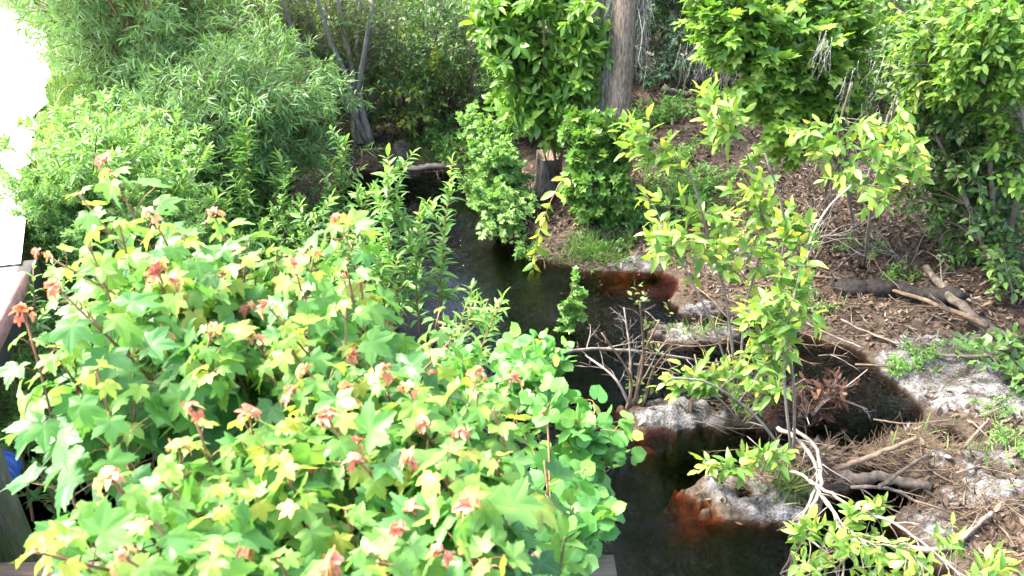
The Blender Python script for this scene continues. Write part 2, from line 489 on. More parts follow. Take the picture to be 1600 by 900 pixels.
def simple_mat(name, c1, c2, scale, rough=.9, bump=.3, dist=.02, spec=.3):
    m, nt, out = new_mat(name)
    geo = nd(nt, "ShaderNodeNewGeometry")
    n1 = noise(nt, geo.outputs["Position"], scale, 8, .65)
    bs = nd(nt, "ShaderNodeBsdfPrincipled", Roughness=rough); bs.inputs["Specular IOR Level"].default_value = spec
    lk(nt, ramp(nt, n1, [(.35, c1), (.65, c2)]), bs.inputs["Base Color"])
    b = nd(nt, "ShaderNodeBump", Strength=bump, Distance=dist); lk(nt, n1, b.inputs["Height"]); lk(nt, b.outputs[0], bs.inputs["Normal"])
    lk(nt, bs.outputs[0], out.inputs["Surface"])
    return m
M['gravel'] = simple_mat("white crushed shell road", (.42, .405, .38), (.72, .71, .69), 9, .95, .3)
M['concrete'] = simple_mat("pale concrete", (.66, .65, .63), (.78, .77, .75), 14, .9, .15)
M['girder'] = simple_mat("dark girder", (.02, .018, .016), (.05, .045, .04), 9, .8, .4)
M['blue'] = simple_mat("blue plastic", (.035, .10, .36), (.05, .14, .44), 6, .4, .05, .01, .5)
M['hummock'] = simple_mat("grey mossy root mass", (.02, .02, .016), (.09, .09, .075), 12, .95, 1.0, .04)

def ground_mat():
    m, nt, out = new_mat("woodland ground")
    geo = nd(nt, "ShaderNodeNewGeometry"); pos = geo.outputs["Position"]
    att = lambda n: nd(nt, "ShaderNodeAttribute", _attribute_name=n).outputs["Fac"]
    vo = nd(nt, "ShaderNodeTexVoronoi", Scale=19.0); vo.inputs["Randomness"].default_value = 1
    wob = nd(nt, "ShaderNodeTexNoise", Scale=9.0, Detail=3.0); lk(nt, pos, wob.inputs["Vector"])
    ad = nd(nt, "ShaderNodeVectorMath", _operation='MULTIPLY_ADD'); lk(nt, wob.outputs["Color"], ad.inputs[0]); ad.inputs[1].default_value = (.12, .12, .12); lk(nt, pos, ad.inputs[2])
    lk(nt, ad.outputs[0], vo.inputs["Vector"])
    sp = nd(nt, "ShaderNodeSeparateColor"); lk(nt, vo.outputs["Color"], sp.inputs[0])
    leaf = ramp(nt, sp.outputs[0], [(0, (.012, .009, .007)), (.35, (.032, .022, .016)), (.7, (.06, .041, .03)), (1, (.11, .08, .06))])
    n3 = noise(nt, pos, 1.6, 6, .65); n4 = noise(nt, pos, 30, 6, .7)
    soil = ramp(nt, n4, [(.3, (.016, .012, .009)), (.7, (.07, .052, .038))])
    land = mixc(nt, ramp(nt, n3, [(.42, (0, 0, 0)), (.6, (.8, .8, .8))]), leaf, soil)
    # sand: pale grey with darker organic film in its own blotches
    s1 = noise(nt, pos, 6, 10, .78)
    s2 = noise(nt, pos, 70, 5, .8)
    sand = ramp(nt, math_n(nt, 'ADD', math_n(nt, 'MULTIPLY', s1, .6), math_n(nt, 'MULTIPLY', s2, .4)), [(.37, (.010, .009, .008)), (.45, (.034, .032, .030)), (.50, (.10, .098, .096)), (.56, (.175, .173, .17)), (.66, (.29, .287, .283))])
    edge = math_n(nt, 'ADD', att("sand"), math_n(nt, 'MULTIPLY', math_n(nt, 'SUBTRACT', s1, .5), 2.0))
    land = mixc(nt, ramp(nt, edge, [(.42, (0, 0, 0)), (.62, (1, 1, 1))]), land, sand)
    mud = ramp(nt, n4, [(.3, (.018, .014, .010)), (.7, (.075, .058, .042))])
    land = mixc(nt, ramp(nt, math_n(nt, 'ADD', att("wet"), math_n(nt, 'MULTIPLY', math_n(nt, 'SUBTRACT', s1, .5), 1.0)), [(.35, (0, 0, 0)), (.75, (1, 1, 1))]), land, mud)
    land = mixc(nt, att("bed"), land, mixc(nt, att('shoal'), ramp(nt, s1, [(.35, (.006, .005, .004)), (.65, (.03, .022, .014))]), ramp(nt, s1, [(.38, (.03, .012, .006)), (.62, (.24, .065, .024))])))
    gr = ramp(nt, n4, [(.3, (.04, .07, .02)), (.7, (.11, .15, .05))])
    land = mixc(nt, ramp(nt, math_n(nt, 'ADD', att("green"), math_n(nt, 'MULTIPLY', math_n(nt, 'SUBTRACT', n3, .5), 1.2)), [(.4, (0, 0, 0)), (.7, (.9, .9, .9))]), land, gr)
    bs = nd(nt, "ShaderNodeBsdfPrincipled", Roughness=.95); bs.inputs["Specular IOR Level"].default_value = .2
    lk(nt, land, bs.inputs["Base Color"])
    h = math_n(nt, 'ADD', math_n(nt, 'MULTIPLY', n4, .6), math_n(nt, 'MULTIPLY', vo.outputs["Distance"], .5))
    b = nd(nt, "ShaderNodeBump", Strength=.9, Distance=.03); lk(nt, h, b.inputs["Height"]); lk(nt, b.outputs[0], bs.inputs["Normal"])
    lk(nt, bs.outputs[0], out.inputs["Surface"])
    return m

def water_mat():
    m, nt, out = new_mat("tannin water")
    geo = nd(nt, "ShaderNodeNewGeometry"); pos = geo.outputs["Position"]
    n1 = noise(nt, pos, 24, 3, .6); n2 = noise(nt, pos, 2.6, 2)
    n3 = noise(nt, pos, .5, 2)
    amp = ramp(nt, n3, [(.40, (.12, .12, .12)), (.58, (1, 1, 1))])
    h = math_n(nt, 'MULTIPLY', math_n(nt, 'ADD', n1, math_n(nt, 'MULTIPLY', n2, 1.4)), amp)
    b = nd(nt, "ShaderNodeBump", Strength=.78, Distance=.03); lk(nt, h, b.inputs["Height"])
    fr = nd(nt, "ShaderNodeFresnel", IOR=1.34); lk(nt, b.outputs[0], fr.inputs["Normal"])
    gl = nd(nt, "ShaderNodeBsdfGlossy", Roughness=.015); lk(nt, b.outputs[0], gl.inputs["Normal"])
    tr = nd(nt, "ShaderNodeBsdfTransparent")
    mx = nd(nt, "ShaderNodeMixShader"); lk(nt, fr.outputs[0], mx.inputs[0]); lk(nt, tr.outputs[0], mx.inputs[1]); lk(nt, gl.outputs[0], mx.inputs[2])
    lk(nt, mx.outputs[0], out.inputs["Surface"])
    va = nd(nt, "ShaderNodeVolumeAbsorption", Density=22.0); va.inputs["Color"].default_value = (.46, .22, .07, 1)
    lk(nt, va.outputs[0], out.inputs["Volume"])
    return m
M['ground'], M['water'] = ground_mat(), water_mat()

# ------------------------------------------------------------------ terrain
ROAD_EDGE = np.array([(-1.15, 0.0), (-1.95, 2.0), (-2.42, 3.0), (-2.68, 3.58), (-3.3, 4.9), (-4.05, 6.5), (-6.9, 11.7), (-9.6, 15.2), (-24, 31)])
def seg_dist(X, Y, poly, closed):
    d = np.full(X.shape, 1e9); inside = np.zeros(X.shape, bool)
    n = len(poly)
    for i in range(n if closed else n - 1):
        ax, ay = poly[i]; bx, by = poly[(i + 1) % n]
        vx, vy = bx - ax, by - ay
        t = np.clip(((X - ax) * vx + (Y - ay) * vy) / (vx * vx + vy * vy + 1e-12), 0, 1)
        d = np.minimum(d, np.hypot(X - ax - t * vx, Y - ay - t * vy))
        if closed:
            c = ((ay > Y) != (by > Y)) & (X < (bx - ax) * (Y - ay) / (by - ay + 1e-12) + ax)
            inside ^= c
    return d, inside
def road_side(X, Y):
    """signed distance to the road edge, positive on the creek's side"""
    ex = np.interp(Y, ROAD_EDGE[:, 1], ROAD_EDGE[:, 0])
    d, _ = seg_dist(X, Y, ROAD_EDGE, False)
    return np.where(X > ex, d, -d)
W_PX = [(560, 266), (640, 262), (722, 268), (738, 300), (752, 335), (790, 378), (835, 405), (905, 422), (1035, 424), (1062, 442), (1050, 470), (1090, 488),
        (1180, 500), (1235, 520), (1330, 540), (1372, 575), (1425, 612), (1432, 650), (1350, 700), (1300, 728), (1400, 742), (1432, 775), (1400, 805), (1440, 850), (1490, 905)]
W_POLY = [tuple(at(*p)[:2]) for p in W_PX] + [(2.6, 1.5), (2.2, .4), (.6, 1.2), (.25, 1.95), (-1.9, 1.95), (-2.4, 1.0), (-7, 0), (-8.5, 3.2), (-4.4, 4.4)] + \
         [tuple(at(*p)[:2]) for p in [(150, 520), (340, 452), (430, 395), (500, 325)]]
W_POLY = np.array(W_POLY)
POND = np.array([tuple(at(*p)[:2]) for p in [(1455, 672), (1490, 665), (1520, 690), (1510, 712), (1470, 708)]])
ISLES = [(1090, 520, .40, .20, .09), (1060, 650, .42, .22, .11), (1010, 628, .14, .1, .07), (1180, 775, .50, .20, .10), (1250, 735, .30, .22, .16), (1230, 800, .25, .12, .10),
         (1190, 640, .34, .22, .12), (1150, 590, .3, .2, .1), (1090, 480, .28, .14, .10), (1215, 545, .16, .10, .08)]
SHOAL = [(1000, 443, .45, .22, .42), (1085, 795, .26, .38, .46), (1010, 690, .24, .2, .43), (960, 620, .16, .14, .38), (880, 330, .0, .1, .0)]
SANDS = [(1490, 600, .75, .42, 1.2), (1560, 640, .35, .3, 1.0), (1400, 570, .25, .14, .9), (1090, 520, .40, .22, 1.3), (1060, 655, .36, .2, 1.1), (1010, 628, .2, .14, .9), (1180, 770, .36, .2, 1.1), (1510, 740, .35, .22, .8),
         (1230, 810, .3, .14, 1.0), (1000, 420, .35, .14, .8), (1130, 430, .5, .3, .55), (1440, 830, .3, .25, .6), (1540, 800, .35, .2, .7), (860, 395, .25, .2, .5), (1100, 490, .3, .12, 1.0)]
def bumps(X, Y, L):
    o = np.zeros(X.shape)
    for px, py, sx, sy, h in L:
        if sx <= 0: continue
        c = at(px, py)
        o = np.maximum(o, h * np.exp(-((X - c[0]) / sx) ** 2 - ((Y - c[1]) / sy) ** 2))
    return o
_ph = np.random.default_rng(3).random((40, 4))
def wob(X, Y, f, a, o=0):
    z = np.zeros(X.shape)
    for i in range(8):
        p = _ph[(i + o) % 40]; th = p[0] * 6.28; k = f * (.6 + p[1] * 1.4)
        z += np.sin((X * math.cos(th) + Y * math.sin(th)) * k + p[2] * 6.28)
    return z * a / 3
def smooth(x): x = np.clip(x, 0, 1); return x * x * (3 - 2 * x)
def height(X, Y):
    X = np.asarray(X, float); Y = np.asarray(Y, float)
    d, ins = seg_dist(X, Y, W_POLY, True)
    sdw = np.where(ins, -d, d) + wob(X, Y, 7, .035) + wob(X, Y, 21, .02, 9)
    land = .20 * (1 - np.exp(-np.maximum(sdw, 0) / .28)) + .035 * np.clip(sdw, 0, 30) + wob(X, Y, 2.2, .035, 4) * smooth(sdw / .8) + (wob(X, Y, 9, .022, 2) + wob(X, Y, 24, .009, 6)) * smooth(sdw / .3)
    bed = -.52 * (1 - np.exp(np.minimum(sdw, 0) / .2)) + .02 * wob(X, Y, 6, .5, 5)
    bed = np.minimum(bed + bumps(X, Y, SHOAL) * 1.05, -.02 - .2 * smooth(-sdw / (.18 + .07 * np.clip(wob(X, Y, 8, 1, 3), -1, 1))) * (1 - .8 * np.clip(bumps(X, Y, SHOAL) / .3, 0, 1)))
    bed = np.minimum(bed, -.02 - .05 * smooth(-sdw / .10))
    z = np.where(sdw > 0, land, bed)
    isl = bumps(X, Y, ISLES)
    zi = isl * 1.15 - .055 + (wob(X, Y, 12, .034, 7) + wob(X, Y, 27, .022, 1) + wob(X, Y, 60, .008, 5)) * np.minimum(isl / .05, 1) - .5 * (1 - np.minimum(isl / .03, 1))
    z = np.maximum(z, np.where(zi < 0, zi * (4 + 2 * np.clip(wob(X, Y, 11, 1, 12), -1, 1)), zi))
    dp, pin = seg_dist(X, Y, POND, True)
    z = np.where(pin, np.minimum(z, -.10 * smooth(dp / .08)), z)
    z = np.where((~pin) & (dp < .25), z * smooth(dp / .25) + .01 * (1 - smooth(dp / .25)), z)
    s = road_side(X, Y)
    emb = 1.5 * smooth(1 - s / 2.3) * smooth((Y - 3.9 - .4 * np.clip(s, 0, 1.6)) / .5)
    z = np.where(emb > .001, np.maximum(z, emb * (1) + z * (1 - emb / 1.5)), z)
    near = .92 * smooth((1.9 - Y) / .12 + .0) * smooth((X + 2.6) / .3) * smooth((.75 - X) / .5)
    z = np.where(near > .01, np.maximum(z, near), z)
    z = np.where(s < -.05, np.minimum(z, 1.47), z)
    return z
def gz(x, y): return float(height(np.array([x]), np.array([y]))[0])
def gp(px, py):
    """the ground point seen at a photo pixel"""
    d = ray(px, py)
    t = np.linspace(1.5, 45, 3000)
    P = d[None] * t[:, None] + np.array([0, 0, CAM_H])
    h = height(P[:, 0], P[:, 1])
    i = int(np.argmax(P[:, 2] < h)) if np.any(P[:, 2] < h) else len(t) - 1
    return np.array([P[i, 0], P[i, 1], h[i]])

def axis(lo, hi, f0, f1, fine, growth=1.06):
    a = [f0 + fine * i for i in range(int((f1 - f0) / fine) + 1)]
    st = fine
    while a[-1] < hi: st *= growth; a.append(a[-1] + st)
    st = fine
    b = [f0]
    while b[-1] > lo: st *= growth; b.append(b[-1] - st)
    return np.array(b[1:][::-1] + a)
xs = axis(-300, 300, -3.2, 5.2, .028); ys = axis(-60, 500, 2.0, 9.5, .028)
GX, GY = np.meshgrid(xs, ys)
GZ = height(GX, GY)
nx, ny = len(xs), len(ys)
ii = (np.arange(ny - 1)[:, None] * nx + np.arange(nx - 1)[None])
quads = np.stack([ii, ii + 1, ii + 1 + nx, ii + nx], -1).reshape(-1, 4)
sand = np.minimum(bumps(GX, GY, SANDS), 1.0)
dW, inW = seg_dist(GX, GY, W_POLY, True)
wet = np.clip(1 - GZ / .09, 0, 1) * np.clip(1.25 - sand, .1, 1)
bed = smooth((-GZ - .0) / .03)
shoal = np.clip(bumps(GX, GY, SHOAL) / .25, 0, 1)
rs = road_side(GX, GY)
green = smooth(1 - np.abs(rs - .4) / 1.6) * .8 * (GY > 3.5)
green = np.maximum(green, bumps(GX, GY, [(1050, 320, .7, .6, .62), (930, 385, .3, .2, .8), (1060, 190, .9, 1.0, .7), (690, 240, .9, .8, .8), (760, 290, .5, .8, .8)]))
o = MB().add(np.stack([GX, GY, GZ], -1), quads).build("ground", M['ground'], extra=dict(sand=sand.ravel(), wet=wet.ravel(), bed=bed.ravel(), green=green.ravel(), shoal=shoal.ravel()))
structure(o)
# water: a closed body, so that its depth darkens it
mb = MB()
x0, x1, y0, y1, zb = -9, 5.2, -.5, 10.6, -1.2
mb.add([(x0, y0, zb), (x1, y0, zb), (x1, y1, zb), (x0, y1, zb), (x0, y0, 0), (x1, y0, 0), (x1, y1, 0), (x0, y1, 0)],
       np.array([(0, 3, 2, 1), (4, 5, 6, 7), (0, 1, 5, 4), (1, 2, 6, 5), (2, 3, 7, 6), (3, 0, 4, 7)]))
structure(mb.build("water", M['water'], smooth=False))
# road: one sheet over the embankment, left of the edge line
def ribbon(edge, width, z, k):
    e = edge; n = len(e)
    L = np.stack([e[:, 0] - width, e[:, 1] + .25 * width], 1); L[0, 1] -= 3.6
    V = np.vstack([np.c_[e, np.full(n, z)], np.c_[L, np.full(n, z)]])
    f = np.array([(i, i + 1, n + i + 1, n + i) for i in range(n - 1)])
    return V, f
ed = ROAD_EDGE[4:].copy(); ed = spline(np.c_[ed, np.zeros(len(ed))], 60)[:, :2]
ed = np.vstack([[(-2.60, 3.62)], ed])
V, f = ribbon(ed + np.stack([wob(ed[:, 0], ed[:, 1], 5, .08) - .12, 0 * ed[:, 0]], 1), 7.0, 1.505, 0)
structure(MB().add(V, f).build("road", M['gravel']))

# ------------------------------------------------------------------ bridge
def box(mb, c, size, rz=0.0, bev=.012, tint=None, tilt=0.0):
    """a box with chamfered edges along its length (local X)"""
    sx, sy, sz = np.asarray(size) / 2.0
    b = min(bev, sy * .4, sz * .4)
    prof = np.array([(-sy + b, -sz), (sy - b, -sz), (sy, -sz + b), (sy, sz - b), (sy - b, sz), (-sy + b, sz), (-sy, sz - b), (-sy, -sz + b)])
    k = 9
    xs_ = np.linspace(-sx, sx, k)
    jit = rng.normal(0, .0022, (k, 8, 3))
    V = np.concatenate([np.c_[np.full(8, x), prof][None] for x in xs_]) + jit
    V = V.reshape(-1, 3)
    cr, sr = math.cos(tilt), math.sin(tilt)
    V = np.c_[V[:, 0] * cr - V[:, 2] * sr, V[:, 1], V[:, 0] * sr + V[:, 2] * cr]
    cz, sz_ = math.cos(rz), math.sin(rz)
    V = np.c_[V[:, 0] * cz - V[:, 1] * sz_, V[:, 0] * sz_ + V[:, 1] * cz, V[:, 2]] + np.asarray(c)
    q = []
    for i in range(k - 1):
        for j in range(8):
            q.append((i * 8 + j, i * 8 + (j + 1) % 8, (i + 1) * 8 + (j + 1) % 8, (i + 1) * 8 + j))
    e0 = np.arange(8)[None, ::-1]; e1 = (np.arange(8) + (k - 1) * 8)[None]
    mb.add(V, [np.array(q), e0, e1], tint)
ka, kb = at(36, 422, 1.6)[:2], np.array([-1.7, 1.3])
kd = norm(ka - kb); klen = np.linalg.norm(ka - kb); kc = (ka + kb) / 2; krz = math.atan2(kd[1], kd[0]); kn = np.array([-kd[1], kd[0]])
br = thing("bridge", "pale concrete bridge deck edged with a faded reddish timber kerb, at the creek's left side", "bridge", (*kc, 0))
mb = MB(); c = kc + kn * 1.84; box(mb, (*(c + kd * .2), 1.43), (klen + .4, 3.5, .12), krz, .02); mb.build("deck", M['concrete'], br)
mb = MB(); c = kc + kn * .06; box(mb, (*c, 1.545), (klen - .01, .135, .10), krz, .012); mb.build("kerb", M['kerb'], br)
mb = MB(); c = kc + kn * .075; box(mb, (*(c + kd * .2), 1.425), (klen + .41, .09, .13), krz, .01); mb.build("fascia_beam", M['girder'], br)
for q in (.75, 1.9):
    mb = MB(); c = kc + kn * q; box(mb, (*c, 1.25), (klen, .16, .22), krz, .01); mb.build("girder", M['girder'], br)
for q in (-.9, .7):
    mb = MB(); c = kc + kn * 1.7 + kd * q
    tubes(mb, np.array([[*c, -.6], [*c, .2], [*c, 1.14]]), .12, .11, 12, rough=.03); mb.build("pile", M['pile'], br)

# mossy piling stub and blue drum in the shade of the bridge
pc = far(-50, 690, 3.9)
px_, py_ = pc[0], pc[1]
mb = MB(); zt = far(-50, 645, 3.9)[2]
tubes(mb, spline([(px_ - .13, py_ + .06, -.5), (px_ - .08, py_ + .03, .2), (px_, py_, zt - .05), (px_ + .03, py_, zt)], 14), .12, .10, 14, rough=.06)
tag(mb.build("piling", M['pile'], origin=(px_, py_, 0)), "mossy old timber piling stub standing in dark water by the bridge", "piling")
bc = far(20, 722, 4.1)
dr = thing("drum", "blue plastic drum lying half sunk beside the mossy piling", "drum", (bc[0], bc[1], bc[2] - .1))
mb = MB(); t = np.linspace(0, 1, 9); ax_ = norm(np.array([.35, -.9, .12]))
base = np.array([bc[0] - .13, bc[1], bc[2] - .12])
path = base + (t - .5)[:, None] * .3 * ax_
rr = .088 + .008 * np.sin(t * 18)
for i in range(8):
    tubes(mb, path[i:i + 2], rr[i], rr[i + 1], 24, tint=.5)
mb.build("body", M['blue'], dr)
mb = MB(); tubes(mb, np.array([path[-1] - ax_ * .02, path[-1] + ax_ * .015]), 97e-3, 97e-3, 24, tint=.5); mb.build("rim", M['blue'], dr)

# timber retaining wall right under the camera
rw = thing("retaining_wall", "weathered dark timber retaining wall under the red maples at the near bank", "wall", (-1.0, 1.98, 0))
for k, z in enumerate((.2, .45, .70, .95)):
    mb = MB(); box(mb, (-1.15 + .03 * (k % 2), 1.90 - .004 * k, z), (3.0, .2, .235), R(1.0), .02); mb.build("beam", M['timber'], rw)
for x in (-2.45, -1.1, .15):
    mb = MB(); tubes(mb, np.array([[x, 2.10, -.6], [x, 2.10, .3], [x, 2.09, .93]]), .085, .08, 12, rough=.03); mb.build("post", M['pile'], rw)
# ------------------------------------------------------------------ plants
def fan(base, n, spread, L, k=8, droop=.2, wig=.06, r=.12, lean=(0, 0)):
    a = rng.random(n) * 6.28 + np.arange(n) * 2.4
    s = spread * np.sqrt(rng.uniform(.05, 1, n))
    D = np.stack([np.cos(a) * s + lean[0], np.sin(a) * s + lean[1], np.ones(n)], 1)
    P = np.asarray(base, float) + np.stack([np.cos(a), np.sin(a), 0 * a], 1) * r * rng.random((n, 1)) - UP * .05
    return grow(P, D, rng.uniform(L[0], L[1], n), k, droop, wig)

def woody(root, stems, sr, mat, layers, name="stem", each=14, sides=7):
    """stems with the branches that grow on them; layers = [(paths, owner stem, radius)]"""
    sep = len(stems) <= each
    mb = MB()
    for i in range(len(stems)):
        if sep: mb = MB()
        tubes(mb, stems[i], sr[0] * rng.uniform(.75, 1.15), sr[1], sides)
        for P, own, r in layers:
            q = P[own == i]
            if len(q): tubes(mb, q, r, r * .4, 3 if r < .006 else 4)
        if sep: mb.build(name, M[mat], root)
    if not sep: mb.build(name + "s", M[mat], root)

def bush(name, label, cat, base, stems, sr, bark, levels, leaf, group=None, crown="foliage", stemname="stem", each=14):
    root = thing(name, label, cat, base, group)
    cur = stems; own = np.arange(len(stems)); lf = MB(); lv = dict(leaf); mat = lv.pop("mat"); layers = []
    for L in levels:
        L = dict(L); r = L.pop("r")
        cur = branch(cur, **L); own = np.repeat(own, L["m"])
        layers.append((cur, own, r))
    woody(root, stems, sr, bark, layers, stemname, each)
    leaves_on(lf, cur, **lv)
    lf.build(crown, M[mat], root)
    return root

def cloud(spec, surf=None):
    """target points: (px, py, rx, ry, n, y0, y1) = an ellipse in the view given a real depth range"""
    out = []
    for px, py, rx, ry, n, y0, y1 in spec:
        a = rng.random(n) * 6.28; q = np.sqrt(rng.random(n)) * rng.uniform(.7, 1.32, n)
        for i in range(n):
            out.append(at_y(px + rx * q[i] * math.cos(a[i]), py + ry * q[i] * math.sin(a[i]), rng.uniform(y0, y1)))
    return np.array(out)

def reach(stems, T, arch=.12, k=7, wig=.04, pen=1.6):
    """a twig from the best point of the stems to every target"""
    n0, kk, _ = stems.shape
    Pt, _ = sample(stems, np.broadcast_to(np.linspace(.12, .999, 14), (n0, 14)))
    Pt = Pt.reshape(-1, 3)
    out = []; reach.owner = []
    for t in T:
        c = np.linalg.norm(Pt - t, axis=1) + pen * np.maximum(0, Pt[:, 2] - t[2] + .08) + rng.random(len(Pt)) * .12
        s = Pt[int(np.argmin(c))]; reach.owner.append(int(np.argmin(c)) // 14)
        L = np.linalg.norm(t - s)
        mid = (s + t) / 2 + UP * arch * L + rng.normal(0, wig, 3) * L * 1.5
        out.append(spline([s, mid, t], k))
    return np.array(out)

def spray_plant(name, label, cat, base, stems, T, bark, leaf, sr=(.02, .008), tw=.005, sub=3, subL=(.12, .3), leafy=.4, arch=.12, group=None, crown="foliage",
                stemname="stem", subdroop=.3, each=10, pen=1.6, subang=.7, subup=.15):
    root = thing(name, label, cat, base, group)
    tw_p = reach(stems, T, arch, pen=pen); own = np.array(reach.owner)
    layers = [(tw_p, own, tw)]
    lv = dict(leaf); mat = lv.pop("mat"); lf = MB()
    ln = np.linalg.norm(tw_p[:, -1] - tw_p[:, 0], axis=1)
    t0 = float(np.clip(1 - leafy / max(np.median(ln), .05), .1, .8))
    leaves_on(lf, tw_p, **dict(lv, t0=t0))
    if sub:
        sb = branch(tw_p, sub, t0, .95, subang, subL, 5, subdroop, .1, subup, .3)
        layers.append((sb, np.repeat(own, sub), tw * .5))
        leaves_on(lf, sb, **lv)
    woody(root, stems, sr, bark, layers, stemname, each)
    lf.build(crown, M[mat], root)
    return root

def px_path(L, k=16):
    return spline([at_y(*p) for p in L], k)

# ---------------- willow shrubs, upper left
willow_leaf = dict(mat="willow", tmpl=LF['willow'], size=.125, m=11, ang=.75, up=.05, nup=.5, jit=.5, arr='alt')
def willow(x, y, h, n, spread, label, lean=(0, 0), tw=15, sb=6):
    b = (x, y, gz(x, y))
    return bush("willow_shrub", label, "shrub", b, fan(b, n, spread, (h * .8, h * 1.1), 9, .45, .07, .25, lean), (.02, .006), "brownstem",
                [dict(m=tw, t0=.15, t1=1, ang=.75, L=(.55, 1.0), k=6, droop=.5, wig=.1, up=.25, r=.006), dict(m=sb, t0=.2, t1=1, ang=.6, L=(.22, .42), k=4, droop=.35, wig=.08, up=.1, r=.0025)],
                willow_leaf, "willow shrubs on the left bank", each=16)
willow(-3.85, 8.2, 3.0, 16, .33, "tall dense willow shrub beside the white road, feathery narrow leaves", (.02, -.12), 17)
willow(-2.75, 7.8, 1.45, 12, .5, "bushy willow shrub leaning over the far end of the creek", (.08, -.1))
willow(-4.8, 10.6, 3.2, 14, .33, "pale willow shrub furthest back along the white road edge", (0, -.05))
willow(-2.9, 7.1, 1.4, 12, .5, "low willow shrub on the bank in front of the tall willows", (.05, -.1), 12, 5)
willow(-5.4, 13.0, 3.0, 12, .45, "willow shrub standing behind the two tall willows", (.05, 0), 12, 5)
willow(-4.3, 8.9, 1.9, 9, .35, "slim low willow shrub at the very edge of the white road", (.0, -.05), 12, 5)

# ---------------- herbs and low bushes on the left bank
herb_leaf = dict(mat="herb", tmpl=LF['lance'], size=.07, m=11, ang=.8, up=.1, nup=.7, jit=.4, arr='opp')
hb = []
for v in range(3):
    b = np.array([0, 0, 0.0])
    hb.append(bush("herb_bush", "x", "bush", b, fan(b, 16, .65, (.5, .95), 6, .3, .08, .25), (.006, .003), "greenstem",
                   [dict(m=7, t0=.2, t1=1, ang=.7, L=(.15, .32), k=4, droop=.2, wig=.1, up=.2, r=.002)], herb_leaf, "leafy herb bushes on the left bank", each=0))
spots = [(-2.95, 4.75), (-2.75, 5.2), (-3.0, 5.9), (-2.5, 5.7), (-3.2, 6.6), (-2.75, 6.2), (-2.2, 5.3), (-1.9, 5.9), (-2.4, 4.75), (-2.3, 6.6), (-2.75, 4.35), (-2.0, 6.9), (-3.1, 7.4), (-3.0, 4.9), (-2.95, 4.4), (-2.5, 4.0), (-2.38, 4.12), (-2.55, 3.92), (-2.9, 4.55), (-3.15, 5.25), (-2.95, 5.05), (-3.25, 5.75), (-3.5, 6.1), (-3.3, 6.25), (-3.65, 6.75), (-3.5, 7.0), (-3.95, 7.3), (-2.75, 4.75), (-2.65, 4.5), (-2.55, 4.25), (-2.85, 4.35), (-3.0, 5.5), (-3.75, 7.6), (-4.2, 7.9), (-4.45, 8.3), (-2.4, 4.5), (-2.6, 4.95), (-2.7, 4.05)]
spots = [q for i, q in enumerate(spots) if not (q[1] > 5.0 and road_side(np.array([q[0]]), np.array([q[1]]))[0] < 1.2 and i % 5 in (0, 2, 3))]
for i, (x, y) in enumerate(spots):
    lab = "fine leaved green herb bush on the bank between the white road and the creek" if road_side(np.array([x]), np.array([y]))[0] < 1.3 else "fine leaved green herb bush at the creek's left edge behind the maples"
    z = max(gz(x, y), -.05)
    if i < 3:
        hb[i].location = (x, y, z); hb[i]["label"] = lab
    else:
        dup(hb[i % 3], (x, y, z), rng.random() * 6.28, rng.uniform(.8, 1.2) * (.5 if z > .75 else .9) * (1.45 if y < 4.2 else 1), lab)

# ---------------- tall waterside stalks with whorls of narrow leaves
def stalk(bpx, tpx, y, label, leafsize=.105, bend=0.0, bare=.12, side=6, stemmat="redstem", tone=0.0):
    b = at_y(*bpx, y); b[2] = min(b[2], .1)
    t = at_y(*tpx, y)
    root = thing("primrose_stalk", label, "waterside plant", b, "tall leafy stalks standing along the creek")
    mid = (b + t) / 2 + np.array([rng.normal(0, .03) + bend, rng.normal(0, .04), 0])
    p = spline([b, mid, t], 14)[None]
    mb = MB(); tubes(mb, p, .008, .003, 6)
    lf = MB()
    tf = lambda P, tt: np.clip(rng.normal(.30, .15, tt.shape) + .55 * tt ** 3 + tone, 0, 1)
    leaves_on(lf, p, int(np.linalg.norm(t - b) / .035), LF['lance'], leafsize, bare, 1, .95, 'opp', .18, .8, .3, True, shrink=.45, tintf=tf)
    if side:
        s = branch(p, side, max(.2, bare), .92, .75, (.22, .5), 5, -.2, .06, .3, .4)
        tubes(mb, s, .004, .002, 4)
        leaves_on(lf, s, 7, LF['lance'], leafsize * .85, .2, 1, .9, 'opp', .2, .8, .3, True, shrink=.4, tintf=tf)
    mb.build("stem", M[stemmat], root); lf.build("foliage", M['primrose'], root)
